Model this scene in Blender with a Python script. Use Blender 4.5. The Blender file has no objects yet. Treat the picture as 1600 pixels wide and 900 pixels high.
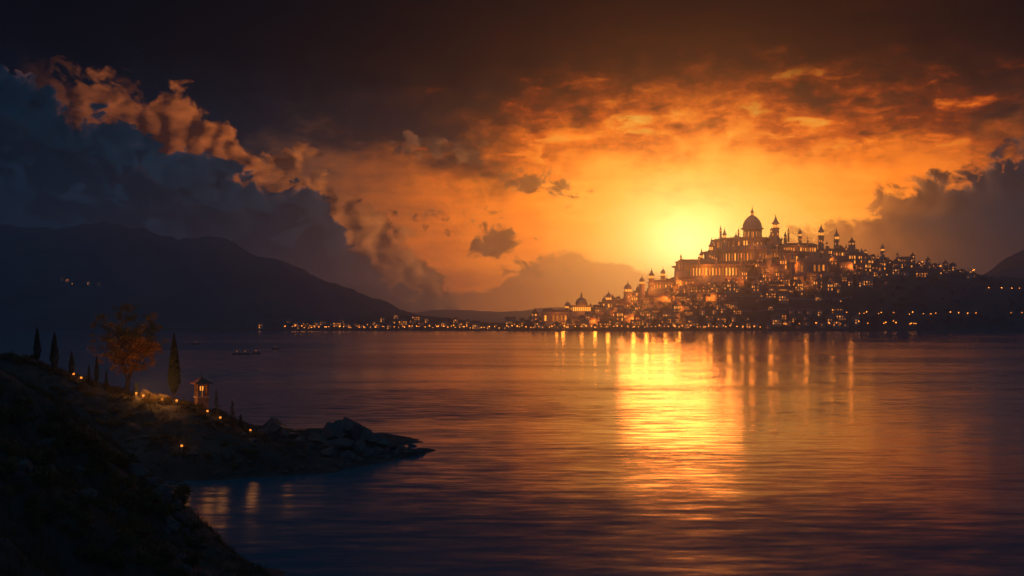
import bpy, math, random
import numpy as np
from mathutils import Vector, Matrix, noise as mnoise

R = random.Random(11)
sc = bpy.context.scene
col = sc.collection
FOC = 1715.0          # focal length in photo pixels (1600 wide)
CAMH = 30.0
HOR = 495.0

def W(x, y, d):
    """point seen at photo pixel x, y when it stands d metres ahead"""
    return ((x - 800) * d / FOC, d, CAMH - (y - HOR) * d / FOC)

def AE(x, y):
    a = math.atan((x - 800) / FOC)
    e = math.atan((HOR - y) / FOC * math.cos(a))
    return math.degrees(a), math.degrees(e)

# ------------------------------------------------------------------ materials
def mat(name):
    m = bpy.data.materials.new(name); m.use_nodes = True
    nt = m.node_tree
    for n in list(nt.nodes): nt.nodes.remove(n)
    out = nt.nodes.new('ShaderNodeOutputMaterial')
    return m, nt, out

class F:
    """a float socket with arithmetic"""
    def __init__(s, g, sock): s.g, s.s = g, sock
    def __add__(s, o): return s.g.m('ADD', s, o)
    __radd__ = __add__
    def __sub__(s, o): return s.g.m('SUBTRACT', s, o)
    def __rsub__(s, o): return s.g.m('SUBTRACT', o, s)
    def __mul__(s, o): return s.g.m('MULTIPLY', s, o)
    __rmul__ = __mul__
    def __truediv__(s, o): return s.g.m('DIVIDE', s, o)
    def __rtruediv__(s, o): return s.g.m('DIVIDE', o, s)

class G:
    def __init__(s, nt): s.nt = nt
    def n(s, t): return s.nt.nodes.new(t)
    def put(s, sock, v):
        if isinstance(v, F): s.nt.links.new(v.s, sock)
        elif hasattr(v, 'is_output'): s.nt.links.new(v, sock)
        else:
            if sock.type == 'RGBA' and len(v) == 3: v = (*v, 1)
            sock.default_value = v
    def m(s, op, *a):
        n = s.n('ShaderNodeMath'); n.operation = op
        for i, v in enumerate(a): s.put(n.inputs[i], v)
        return F(s, n.outputs[0])
    def mx(s, a, b): return s.m('MAXIMUM', a, b)
    def mn(s, a, b): return s.m('MINIMUM', a, b)
    def clamp(s, a): return s.mn(s.mx(a, 0.0), 1.0)
    def ss(s, x, a, b, c=0.0, d=1.0):
        n = s.n('ShaderNodeMapRange'); n.interpolation_type = 'SMOOTHSTEP'
        for i, v in enumerate((x, a, b, c, d)): s.put(n.inputs[i], v)
        return F(s, n.outputs[0])
    def lin(s, x, a, b, c=0.0, d=1.0):
        n = s.n('ShaderNodeMapRange'); n.clamp = True
        for i, v in enumerate((x, a, b, c, d)): s.put(n.inputs[i], v)
        return F(s, n.outputs[0])
    def exp(s, x): return s.m('EXPONENT', x)
    def vec(s, x, y, z=0.0):
        n = s.n('ShaderNodeCombineXYZ')
        for i, v in enumerate((x, y, z)): s.put(n.inputs[i], v)
        return n.outputs[0]
    def xyz(s, v):
        n = s.n('ShaderNodeSeparateXYZ'); s.put(n.inputs[0], v)
        return [F(s, o) for o in n.outputs]
    def noise(s, v, scale, detail=4, rough=.55, dims='2D', dist=0.0, out=0):
        n = s.n('ShaderNodeTexNoise'); n.noise_dimensions = dims
        s.put(n.inputs['Vector'], v); n.inputs['Scale'].default_value = scale
        n.inputs['Detail'].default_value = detail; n.inputs['Roughness'].default_value = rough
        n.inputs['Distortion'].default_value = dist
        return F(s, n.outputs[0]) if out == 0 else n.outputs[1]
    def voro(s, v, scale, dims='2D', feat='F1', smooth=.3):
        n = s.n('ShaderNodeTexVoronoi'); n.voronoi_dimensions = dims; n.feature = feat
        s.put(n.inputs['Vector'], v); n.inputs['Scale'].default_value = scale
        if feat == 'SMOOTH_F1': n.inputs['Smoothness'].default_value = smooth
        return F(s, n.outputs['Distance'])
    def mix(s, f, a, b):
        n = s.n('ShaderNodeMix'); n.data_type = 'RGBA'; n.clamp_factor = True
        s.put(n.inputs[0], f); s.put(n.inputs[6], a); s.put(n.inputs[7], b)
        return n.outputs[2]
    def blend(s, mode, f, a, b):
        n = s.n('ShaderNodeMix'); n.data_type = 'RGBA'; n.blend_type = mode; n.clamp_result = False
        s.put(n.inputs[0], f); s.put(n.inputs[6], a); s.put(n.inputs[7], b)
        return n.outputs[2]
    def scale(s, c, f):
        n = s.n('ShaderNodeVectorMath'); n.operation = 'SCALE'
        s.put(n.inputs[0], c); s.put(n.inputs['Scale'], f)
        return n.outputs[0]
    def addv(s, a, b):
        n = s.n('ShaderNodeVectorMath'); n.operation = 'ADD'
        s.put(n.inputs[0], a); s.put(n.inputs[1], b)
        return n.outputs[0]
    def ramp(s, x, pts):
        n = s.n('ShaderNodeValToRGB'); cr = n.color_ramp
        while len(cr.elements) < len(pts): cr.elements.new(.5)
        for e, (p, c) in zip(cr.elements, pts): e.position = p; e.color = (*c, 1)
        s.put(n.inputs[0], x)
        return n.outputs[0]
    def curve(s, x, pts, x0, x1, y0, y1):
        n = s.n('ShaderNodeFloatCurve'); c = n.mapping.curves[0]
        P = [((a - x0) / (x1 - x0), (b - y0) / (y1 - y0)) for a, b in pts]
        while len(c.points) < len(P): c.points.new(.5, .5)
        for p, (a, b) in zip(c.points, P): p.location = (a, b); p.handle_type = 'AUTO_CLAMPED'
        n.mapping.update()
        s.put(n.inputs['Value'], s.clamp((x - x0) / (x1 - x0)))
        return F(s, n.outputs[0]) * (y1 - y0) + y0

def surface(name, c1, c2, scale=.5, rough=.9, bump=0.0, bscale=3.0, detail=5, spec=.2, translucent=0.0, per_object=0.0):
    """two-tone noise material"""
    m, nt, out = mat(name); g = G(nt)
    tc = g.n('ShaderNodeTexCoord').outputs['Object']
    n = g.noise(tc, scale, detail, .6, '3D')
    c = g.mix(g.lin(n, .32, .68), c1, c2)
    if per_object:
        rnd = F(g, g.n('ShaderNodeObjectInfo').outputs['Random'])
        c = g.scale(c, rnd * per_object + (1 - per_object / 2))
    p = g.n('ShaderNodeBsdfPrincipled')
    g.put(p.inputs['Base Color'], c); p.inputs['Roughness'].default_value = rough
    p.inputs['Specular IOR Level'].default_value = spec
    if bump:
        b = g.n('ShaderNodeBump'); b.inputs['Strength'].default_value = bump; b.inputs['Distance'].default_value = .3
        g.put(b.inputs['Height'], g.noise(tc, bscale, 6, .65, '3D'))
        nt.links.new(b.outputs[0], p.inputs['Normal'])
    sh = p.outputs[0]
    if translucent:
        t = g.n('ShaderNodeBsdfTranslucent'); g.put(t.inputs[0], c)
        mx = g.n('ShaderNodeMixShader'); mx.inputs[0].default_value = translucent
        nt.links.new(sh, mx.inputs[1]); nt.links.new(t.outputs[0], mx.inputs[2]); sh = mx.outputs[0]
    nt.links.new(sh, out.inputs[0])
    return m

def glow(name, c, st):
    m, nt, out = mat(name)
    e = nt.nodes.new('ShaderNodeEmission'); e.inputs[0].default_value = (*c, 1); e.inputs[1].default_value = st
    nt.links.new(e.outputs[0], out.inputs[0])
    m.cycles.emission_sampling = 'NONE'
    return m

M = dict(
    stone=surface('pale_stone', (.27, .19, .13), (.34, .25, .18), .12, .85, per_object=.3),
    stone2=surface('weathered_stone', (.22, .18, .15), (.32, .26, .21), .12, .9, per_object=.4),
    plaster=surface('warm_plaster', (.20, .13, .085), (.28, .19, .13), .1, .9, per_object=.5),
    tile=surface('clay_roof_tiles', (.13, .06, .04), (.20, .09, .06), .3, .85, per_object=.5),
    lead=surface('lead_roof', (.18, .15, .12), (.26, .21, .16), .2, .5, spec=.4),
    iron=surface('dark_iron', (.03, .03, .03), (.05, .05, .05), 1, .6),
    earth=surface('scrub_hillside', (.030, .030, .018), (.075, .06, .04), .02, .95),
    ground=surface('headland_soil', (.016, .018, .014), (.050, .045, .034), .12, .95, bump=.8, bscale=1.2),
    rock=surface('shore_rock', (.024, .022, .020), (.085, .072, .06), .5, .75, bump=.8, bscale=2.5, spec=.35),
    leafwarm=surface('autumn_leaves', (.20, .10, .020), (.44, .21, .04), .4, .6, translucent=.5),
    leaf=surface('bush_leaves', (.05, .045, .015), (.13, .085, .025), .6, .6, translucent=.35, per_object=.6),
    needle=surface('cypress_needles', (.015, .025, .012), (.035, .04, .018), .8, .7, translucent=.15),
    brick=surface('old_brick', (.10, .055, .035), (.17, .10, .065), 1.2, .9, bump=.4, bscale=4),
    grass=surface('dry_grass_blades', (.03, .03, .012), (.075, .055, .02), .3, .9, translucent=.3),
    bark=surface('bark', (.035, .025, .018), (.07, .05, .035), 3, .9, bump=.5, bscale=8),
    wood=surface('boat_wood', (.05, .03, .02), (.10, .06, .035), 2, .7),
    mount=surface('forested_slope', (.014, .034, .034), (.036, .060, .055), .008, 1.0, detail=8),
    win=glow('lit_window', (1.0, .27, .025), 1.5),
    winb=glow('bright_lit_window', (1.0, .32, .035), 2.4),
    wind=glow('dim_lit_window', (1.0, .26, .025), .6),
    lamp=glow('lamp_glass', (1.0, .28, .03), 6.5),
    lant=glow('lantern_glass', (1.0, .28, .03), 1.6),
)

# ------------------------------------------------------------------ mesh tools
class MB:
    def __init__(s): s.v, s.f = [], []
    def add(s, vs, fs):
        o = len(s.v); s.v += [tuple(p) for p in vs]; s.f += [tuple(i + o for i in f) for f in fs]
        return s
    def box(s, x, y, z, sx, sy, sz, tap=1.0):
        """base centre x, y, z"""
        a, b = sx / 2, sy / 2
        vs = [(x - a, y - b, z), (x + a, y - b, z), (x + a, y + b, z), (x - a, y + b, z)]
        a *= tap; b *= tap
        vs += [(x - a, y - b, z + sz), (x + a, y - b, z + sz), (x + a, y + b, z + sz), (x - a, y + b, z + sz)]
        return s.add(vs, [(3, 2, 1, 0), (4, 5, 6, 7), (0, 1, 5, 4), (1, 2, 6, 5), (2, 3, 7, 6), (3, 0, 4, 7)])
    def lathe(s, prof, n=16, x=0, y=0, rot=0.0):
        vs, fs = [], []
        for r, z in prof:
            for k in range(n):
                t = rot + 2 * math.pi * k / n
                vs.append((x + r * math.cos(t), y + r * math.sin(t), z))
        for i in range(len(prof) - 1):
            for k in range(n):
                k2 = (k + 1) % n
                fs.append((i * n + k, i * n + k2, (i + 1) * n + k2, (i + 1) * n + k))
        fs.append(tuple(range(n - 1, -1, -1))); fs.append(tuple((len(prof) - 1) * n + k for k in range(n)))
        return s.add(vs, fs)
    def gable(s, x, y, z, sx, sy, h, axis='x'):
        a, b = sx / 2, sy / 2
        vs = [(x - a, y - b, z), (x + a, y - b, z), (x + a, y + b, z), (x - a, y + b, z)]
        if axis == 'x':
            vs += [(x - a, y, z + h), (x + a, y, z + h)]
            fs = [(3, 2, 1, 0), (0, 1, 5, 4), (2, 3, 4, 5), (0, 4, 3), (1, 2, 5)]
        else:
            vs += [(x, y - b, z + h), (x, y + b, z + h)]
            fs = [(3, 2, 1, 0), (0, 1, 4), (1, 2, 5, 4), (2, 3, 5), (3, 0, 4, 5)]
        return s.add(vs, fs)
    def pyr(s, x, y, z, sx, sy, h):
        a, b = sx / 2, sy / 2
        return s.add([(x - a, y - b, z), (x + a, y - b, z), (x + a, y + b, z), (x - a, y + b, z), (x, y, z + h)],
                     [(3, 2, 1, 0), (0, 1, 4), (1, 2, 4), (2, 3, 4), (3, 0, 4)])
    def tube(s, pts, rads, n=7):
        vs, fs = [], []
        for i, p in enumerate(pts):
            p = Vector(p)
            d = (Vector(pts[min(i + 1, len(pts) - 1)]) - Vector(pts[max(i - 1, 0)])).normalized()
            u = d.orthogonal().normalized(); w = d.cross(u)
            for k in range(n):
                t = 2 * math.pi * k / n
                vs.append(p + (u * math.cos(t) + w * math.sin(t)) * rads[i])
        for i in range(len(pts) - 1):
            for k in range(n):
                k2 = (k + 1) % n
                fs.append((i * n + k, i * n + k2, (i + 1) * n + k2, (i + 1) * n + k))
        fs.append(tuple(range(n - 1, -1, -1))); fs.append(tuple((len(pts) - 1) * n + k for k in range(n)))
        return s.add(vs, fs)
    def leaf(s, p, size, rng, asp=.55):
        """one bent leaf-sized face at p"""
        d = Vector((rng.gauss(0, 1), rng.gauss(0, 1), rng.gauss(0, .7))).normalized()
        u = d.orthogonal().normalized(); u.rotate(Matrix.Rotation(rng.uniform(0, 6.28), 3, d)); 
        p = Vector(p); a = d * size * .5; b = u * size * asp * .5
        return s.add([p - a, p + b, p + a, p - b], [(0, 1, 2, 3)])
    def build(s, name, m, parent=None, smooth=False):
        me = bpy.data.meshes.new(name); me.from_pydata(s.v, [], s.f); me.update()
        if smooth:
            me.polygons.foreach_set('use_smooth', [True] * len(me.polygons))
        me.materials.append(M[m] if isinstance(m, str) else m)
        o = bpy.data.objects.new(name, me); col.objects.link(o)
        if parent: o.parent = parent
        return o

def tag(o, label=None, cat=None, group=None, kind=None):
    if label: o['label'] = label
    if cat: o['category'] = cat
    if group: o['group'] = group
    if kind: o['kind'] = kind
    return o

def thing(name, label, cat, loc=(0, 0, 0), rz=0.0, group=None, s=1.0):
    o = bpy.data.objects.new(name, None); col.objects.link(o)
    o.location = loc; o.rotation_euler = (0, 0, rz); o.scale = (s, s, s); o.empty_display_size = .1
    return tag(o, label, cat, group)

def copy_tree(o, parent=None):
    c = o.copy(); col.objects.link(c)
    if parent: c.parent = parent
    for ch in list(o.children): copy_tree(ch, c)
    return c

ONES = 'zeroth first second third fourth fifth sixth seventh eighth ninth tenth eleventh twelfth thirteenth fourteenth fifteenth sixteenth seventeenth eighteenth nineteenth'.split()
TENS = {2: 'twent', 3: 'thirt', 4: 'fort', 5: 'fift', 6: 'sixt', 7: 'sevent', 8: 'eight', 9: 'ninet'}
def ordw(n):
    if n >= 100: return 'hundred-and-' + ordw(n - 100) if n > 100 else 'hundredth'
    if n < 20: return ONES[n]
    if n % 10 == 0: return TENS[n // 10] + 'ieth'
    return TENS[n // 10] + 'y-' + ONES[n % 10]

def shared(me_obj, name, parent, loc=(0, 0, 0), rz=0.0):
    """another part that shares the mesh"""
    o = bpy.data.objects.new(name, me_obj.data); col.objects.link(o)
    o.parent = parent; o.location = loc; o.rotation_euler = (0, 0, rz)
    return o

def fbm(x, y, z=0.0, o=5, H=.9):
    return mnoise.fractal(Vector((x, y, z)), H, 2.1, o)

def interp(x, pts):
    return float(np.interp(x, [p[0] for p in pts], [p[1] for p in pts]))

def sinterp(x, pts):
    """smooth monotone-ish interpolation"""
    xs = [p[0] for p in pts]
    if x <= xs[0]: return pts[0][1]
    if x >= xs[-1]: return pts[-1][1]
    i = int(np.searchsorted(xs, x)) - 1; i = max(0, min(i, len(pts) - 2))
    def sl(j):
        if j <= 0 or j >= len(pts) - 1: return 0
        return (pts[j + 1][1] - pts[j - 1][1]) / (xs[j + 1] - xs[j - 1])
    h = xs[i + 1] - xs[i]; t = (x - xs[i]) / h
    a, b = pts[i][1], pts[i + 1][1]; m0, m1 = sl(i) * h, sl(i + 1) * h
    return a * (2 * t**3 - 3 * t * t + 1) + m0 * (t**3 - 2 * t * t + t) + b * (3 * t * t - 2 * t**3) + m1 * (t**3 - t * t)

def grid_mesh(name, m, nx, ny, fn, kind='structure'):
    vs = []
    for j in range(ny):
        for i in range(nx): vs.append(fn(i, j))
    fs = [(j * nx + i, j * nx + i + 1, (j + 1) * nx + i + 1, (j + 1) * nx + i) for j in range(ny - 1) for i in range(nx - 1)]
    b = MB(); b.v, b.f = vs, fs
    o = b.build(name, m, None, True)
    return tag(o, kind=kind)

# ------------------------------------------------------------------ camera
cam = bpy.data.cameras.new('camera'); co = bpy.data.objects.new('camera', cam); col.objects.link(co)
co.location = (0, 0, CAMH); co.rotation_euler = (math.radians(90), 0, 0)
cam.sensor_width = 36; cam.lens = FOC / 1600 * 36
cam.shift_y = (HOR - 450) / 1600
cam.clip_start = .5; cam.clip_end = 60000
sc.camera = co

# ------------------------------------------------------------------ sun and sky
SUN_A, SUN_E = AE(1072, 372)      # the lamp and the clear sky
GLOW_A, GLOW_E = AE(1072, 388)    # where the cloud deck lets most of the light through
sd = Vector((math.sin(math.radians(SUN_A)) * math.cos(math.radians(SUN_E)), math.cos(math.radians(SUN_A)) * math.cos(math.radians(SUN_E)), math.sin(math.radians(SUN_E))))
sl = bpy.data.lights.new('sun', 'SUN'); so = bpy.data.objects.new('sun', sl); col.objects.link(so)
sl.energy = .25; sl.angle = math.radians(7); sl.color = (1.0, .22, .03)
so.rotation_euler = (-sd).to_track_quat('-Z', 'Y').to_euler()

def make_world():
    w = bpy.data.worlds.new('World'); sc.world = w; w.use_nodes = True
    nt = w.node_tree
    for n in list(nt.nodes): nt.nodes.remove(n)
    g = G(nt); out = g.n('ShaderNodeOutputWorld')
    tc = g.n('ShaderNodeTexCoord').outputs['Generated']
    dx, dy, dz = g.xyz(tc)
    A = g.m('ARCTAN2', dx, dy) * (180 / math.pi)
    E = g.m('ARCSINE', dz) * (180 / math.pi)
    a, e = A - GLOW_A, E - GLOW_E
    s = g.m('SQRT', a * a + e * e)                       # degrees from the sun
    p = g.vec(A, E * 1.25)
    # turbulence
    wv = g.noise(p, .5, 2, .5, out=1)
    wx, wy, _ = g.xyz(wv)
    px, py = A + (wx - .5) * 1.5, E * 1.25 + (wy - .5) * 1.5
    inv = 1.0 / g.mx(s, .5)
    nf = g.noise(g.vec(A + 31, E * 1.7), .55, 8, .62)       # fine
    def puff(x, y):
        q = g.vec(x, y)
        return 1.0 - (g.voro(q, .45) * .60 + g.voro(q, 1.15) * .36 + g.voro(q, 2.9) * .20 + g.voro(q, 6.5) * .09 - .03)
    def soft(x, y):
        q = g.vec(x, y)
        return 1.0 - (g.voro(q, .30, feat='SMOOTH_F1', smooth=.35) * .62 + g.voro(q, .85, feat='SMOOTH_F1', smooth=.35) * .42) + (nf - .5) * .12
    def lump(x, y):
        return g.noise(g.vec(x, y), .42, 3, .45) * 1.3 - .15
    P0 = puff(px, py)
    relief = g.clamp((soft(px, py) - soft(px - a * inv * .30, py - e * inv * .30)) * 2.6 + .34)
    nb = g.noise(g.vec(A, E * 2.2), .16, 6, .55)            # broad
    st = g.noise(g.vec(A * .5 + 7, E * 3.2), .30, 7, .6)    # streaks along the horizon
    # clear hazy air
    sa = g.m('SQRT', a * a * g.ss(a, -4, 4, .9, .5) + e * e * 1.3)
    se = sa + (st - .5) * 5.0 * g.ss(sa, 2, 9) + (nf - .5) * 4.0 * g.ss(sa, 3, 12)
    RB = [(0, (1.1, .86, .26)), (2.5, (1.1, .68, .13)), (5, (1.2, .44, .040)), (8, (1.12, .25, .008)), (11.5, (.64, .128, .008)),
          (15, (.32, .072, .010)), (19, (.115, .038, .015)), (24, (.026, .025, .026)), (30, (.005, .0145, .025)), (38, (.002, .011, .021)), (50, (.007, .020, .037)), (90, (.045, .11, .21))]
    base = g.ramp(se / 90.0, [(k / 90, c) for k, c in RB])
    core = g.exp(g.m('MULTIPLY', s * s, -1 / 4.0)) * .5
    base = g.scale(base, g.exp(g.mx(E, 0.0) * -.14) * 1.5 + .95)
    base = g.addv(base, g.scale((3.0, 2.1, .75), core))
    # high cloud sheet
    sheet = g.ss(E + (nb - .5) * 7.0 + (nf - .5) * 3.0, 5.6, 10.2)
    ns = g.noise(g.vec(A * .62 + 50 + (wx - .5) * 1.2, E * 2.1 + 9 + (wy - .5) * 1.2), .40, 8, .60)
    sn = g.m('SQRT', (a - 2.0) * (a - 2.0) * .72 + e * e * 1.12) + ((nb - .5) * 7.0 + (nf - .5) * 7.0 - g.ss(ns, .52, .74) * 5.5 + g.ss(ns, .5, .3) * 3.0) * g.ss(s, 27, 14, .12, 1.0)
    RS = [(0, (1, .56, .08)), (4.5, (1.1, .33, .022)), (6.5, (1.0, .18, .006)), (8.5, (.58, .080, .003)), (10.5, (.23, .031, .0025)), (12.5, (.072, .016, .005)), (15, (.023, .0115, .008)),
          (18, (.0065, .008, .011)), (23, (.0018, .006, .0115)), (32, (.0005, .0045, .0095)), (50, (.007, .020, .037)), (90, (.045, .11, .21))]
    shc = g.ramp(sn / 90.0, [(k / 90, c) for k, c in RS])
    shc = g.scale(shc, g.mx(g.ss(E + (nf - .5) * 3.0, 8.8, 13.7, 1.0, .02), g.ss(s, 38, 75)))
    c = g.mix(sheet * .96, base, shc)
    # light that clouds get at their sunward rims
    rim = g.ramp(s / 90.0, [(0, (1, .6, .16)), (6 / 90, (1, .42, .075)), (14 / 90, (.85, .25, .05)), (24 / 90, (.62, .145, .024)), (33 / 90, (.26, .068, .020)), (45 / 90, (0, 0, 0))])
    body = g.ramp(s / 90.0, [(0, (.75, .28, .045)), (6 / 90, (.62, .20, .030)), (10 / 90, (.34, .105, .026)), (14 / 90, (.12, .048, .024)), (18 / 90, (.032, .028, .032)), (22 / 90, (.010, .021, .032)), (28 / 90, (.0030, .0165, .031)),
                             (36 / 90, (.0005, .0095, .021)), (50 / 90, (.007, .02, .037)), (1.0, (.045, .11, .21))])
    patch = g.ss(nf, .34, .62)
    def deg(pts): return [AE(*q) for q in pts]
    def cloud(c, d, soft, rimw, rimk, bodyc, fade):
        al = g.ss(d, 0.0, soft) * fade
        r = g.exp(g.mx(d, 0.0) * (-1 / rimw)) * g.ss(relief, .1, .8) * patch * rimk
        bc = g.scale(bodyc, (relief - .3) * g.exp(g.mx(d, 0.0) * -.55) * 1.1 + .95 + (nb - .5) * .9 + (nf - .5) * .35)
        return g.mix(al, c, g.addv(bc, g.scale(rim, r)))
    # bright cloud towers behind the left bank
    ed = deg([(-200, 40), (40, 80), (80, 100), (150, 118), (235, 140), (265, 138), (320, 165), (362, 195), (372, 225), (440, 228), (500, 242), (520, 265), (560, 310), (625, 345), (660, 390), (720, 470), (800, 600), (2000, 640)])
    d1 = g.curve(A, ed, -40, 40, -5, 25) - E + (P0 - .46) * 2.8 + (nf - .5) * .5
    litb = g.mix(g.clamp(relief * .85 + g.exp(g.mx(d1, 0.0) * -2.2) * .45 + (nf - .5) * 1.3 - .08), g.scale(rim, .10), g.scale(rim, 1.25))
    al = g.ss(d1, 0.0, .9) * g.ss(d1, 5.5, 3.0) * g.ss(A, -24.5, -21.0) * g.ss(nb + (nf - .5) * .7, .14, .46)
    c = g.mix(al * .9, c, litb)
    # loose clouds in the middle of the sky
    blobs = [(905, 303, 34, 16), (870, 296, 44, 20), (825, 286, 48, 20), (780, 268, 52, 22), (735, 250, 52, 20), (690, 236, 50, 18), (645, 226, 46, 13),
             (800, 404, 44, 20), (772, 378, 46, 26), (742, 352, 46, 20), (700, 336, 46, 15), (850, 420, 40, 14)]
    d2 = None
    for bx, by, rx, ry in blobs:
        ca, ce = AE(bx, by); ra, re = rx / 30, ry / 30
        u, v = (A - ca) * (1 / ra), (E - ce) * (1 / re)
        q = (1.0 - g.m('SQRT', u * u + v * v)) * re
        d2 = q if d2 is None else g.mx(d2, q)
    d2 = d2 + (P0 - .53) * 1.9 + (nf - .5) * .9
    c = cloud(c, d2, .6, .28, 1.2, g.scale(body, .66), g.ss(A, -12, -8) * .92)
    # misty far mountain, its haze included, painted into the sky colour
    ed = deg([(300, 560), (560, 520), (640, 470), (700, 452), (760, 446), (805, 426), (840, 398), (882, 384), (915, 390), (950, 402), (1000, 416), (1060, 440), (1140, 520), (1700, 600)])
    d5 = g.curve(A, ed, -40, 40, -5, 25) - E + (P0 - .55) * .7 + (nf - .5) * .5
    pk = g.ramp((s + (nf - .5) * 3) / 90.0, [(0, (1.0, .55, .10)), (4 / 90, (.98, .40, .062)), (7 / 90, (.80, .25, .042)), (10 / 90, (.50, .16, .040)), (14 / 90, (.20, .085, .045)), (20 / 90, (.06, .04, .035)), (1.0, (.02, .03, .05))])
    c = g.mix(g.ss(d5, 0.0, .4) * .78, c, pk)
    # dark left bank
    ed = deg([(-400, 20), (-100, 60), (20, 85), (60, 108), (100, 140), (140, 150), (200, 186), (270, 212), (345, 232), (400, 262), (450, 268), (490, 278), (522, 312), (548, 356), (580, 392), (630, 428), (690, 458), (740, 490), (800, 580), (2200, 640)])
    d3 = g.curve(A, ed, -40, 40, -5, 25) - E + (lump(px * 1.1 + 40, py * 1.1) - .5) * 1.3 + (P0 - .70) * 2.6 + (nf - .5) * .35
    c = cloud(c, d3, .30, .20, 1.3, body, g.ss(A, 2, -6))
    d3b = d3 - 1.7 + (lump(px + 5, py * 1.3 + 2) - .5) * 4.0 + (P0 - .5) * .8
    c = cloud(c, d3b, .5, .6, .07, g.scale(body, .48), g.ss(A, 0, -8) * .85)
    d3c = d3 - 4.2 + (lump(px * .8 + 15, py + 12) - .5) * 5.5 + (P0 - .5) * .8
    c = cloud(c, d3c, .7, .8, .05, g.scale(body, 1.15), g.ss(A, 0, -8) * .85)
    # right bank
    ed = deg([(900, 520), (1150, 420), (1230, 352), (1290, 335), (1340, 318), (1375, 292), (1420, 282), (1450, 268), (1500, 262), (1530, 238), (1570, 225), (1620, 208), (1750, 150), (2100, 60)])
    d4 = g.curve(A, ed, -40, 40, -5, 25) - E + (P0 - .55) * 2.4 + (nf - .5) * .7
    bodyr = g.ramp((s + (nb - .5) * 6) / 90.0, [(0, (1.0, .42, .06)), (7 / 90, (.92, .29, .036)), (9.5 / 90, (.60, .16, .022)), (11.5 / 90, (.22, .068, .020)), (13.5 / 90, (.070, .034, .024)), (16 / 90, (.024, .022, .027)), (20 / 90, (.006, .014, .024)), (40 / 90, (.002, .008, .016)), (1.0, (.045, .11, .21))])
    c = cloud(c, d4, .7, .5, .85, bodyr, g.ss(A, 9.5, 15.0) * g.ss(E, -.5, 1.0, .6, 1.0))
    # below the horizon
    c = g.mix(g.ss(E, -.2, -4.0), c, (.006, .008, .011))
    bg = g.n('ShaderNodeBackground'); g.put(bg.inputs[0], c); bg.inputs[1].default_value = 1.0
    # the clear dusk sky behind it all
    sky = g.n('ShaderNodeTexSky'); sky.sky_type = 'NISHITA'; sky.sun_disc = False
    sky.sun_elevation = math.radians(SUN_E); sky.sun_rotation = math.radians(SUN_A); sky.dust_density = 4
    bg2 = g.n('ShaderNodeBackground'); nt.links.new(sky.outputs[0], bg2.inputs[0]); bg2.inputs[1].default_value = .00006
    ad = g.n('ShaderNodeAddShader'); nt.links.new(bg.outputs[0], ad.inputs[0]); nt.links.new(bg2.outputs[0], ad.inputs[1])
    nt.links.new(ad.outputs[0], out.inputs[0])
make_world()

# ------------------------------------------------------------------ haze
m, nt, out = mat('lake_haze')
def air(colr, dens, an):
    pv = nt.nodes.new('ShaderNodeVolumePrincipled')
    pv.inputs['Color'].default_value = (*colr, 1); pv.inputs['Density'].default_value = dens
    pv.inputs['Density Attribute'].default_value = ''; pv.inputs['Anisotropy'].default_value = an
    return pv
p1, p2 = air((.985, .955, .90), 1.0e-4, .905), air((0.0, .34, 1.0), 8e-5, 0.0)
ad = nt.nodes.new('ShaderNodeAddShader'); nt.links.new(p1.outputs[0], ad.inputs[0]); nt.links.new(p2.outputs[0], ad.inputs[1])
nt.links.new(ad.outputs[0], out.inputs['Volume']); m.cycles.homogeneous_volume = True
b = MB(); b.box(0, 4500, -14, 15000, 9800, 14 + 372); tag(b.build('haze', m), kind='stuff')

# ------------------------------------------------------------------ water
def make_water():
    m, nt, out = mat('lake_water'); g = G(nt)
    pos = g.n('ShaderNodeNewGeometry').outputs['Position']
    x, y, z = g.xyz(pos)
    dist = g.m('SQRT', x * x + y * y)
    def slopes(sx, sy, det, off):
        v = g.noise(g.vec(x * sx + off, y * sy + off), 1.0, det, .70, out=1)
        a, b, c = g.xyz(v)
        return a - .5, b - .5
    a1, b1 = slopes(1 / 14, 1 / 3.4, 6, 3)
    a2, b2 = slopes(1 / 160, 1 / 38, 4, 91)
    calm = g.ss(g.noise(g.vec(x / 420, y / 160), 1.0, 3, .6), .35, .68, .45, 1.15)
    far = g.ss(dist, 200, 2200, 1.0, .6)
    k = calm * far
    nx = (a1 * .11 + a2 * .04) * k
    ny = (b1 * .23 + b2 * .11 - .021) * k
    n = g.n('ShaderNodeVectorMath'); n.operation = 'NORMALIZE'; nt.links.new(g.vec(nx, ny, 1.0), n.inputs[0])
    p = g.n('ShaderNodeBsdfPrincipled')
    p.inputs['Base Color'].default_value = (.004, .078, .108, 1); p.inputs['IOR'].default_value = 1.33
    g.put(p.inputs['Roughness'], calm * .10 + .08)
    nt.links.new(n.outputs[0], p.inputs['Normal']); nt.links.new(p.outputs[0], out.inputs[0])
    b = MB(); b.add([(-5200, -400, 0), (5200, -400, 0), (5200, 9000, 0), (-5200, 9000, 0)], [(0, 1, 2, 3)])
    tag(b.build('lake_water', m), kind='structure')
make_water()

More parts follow.
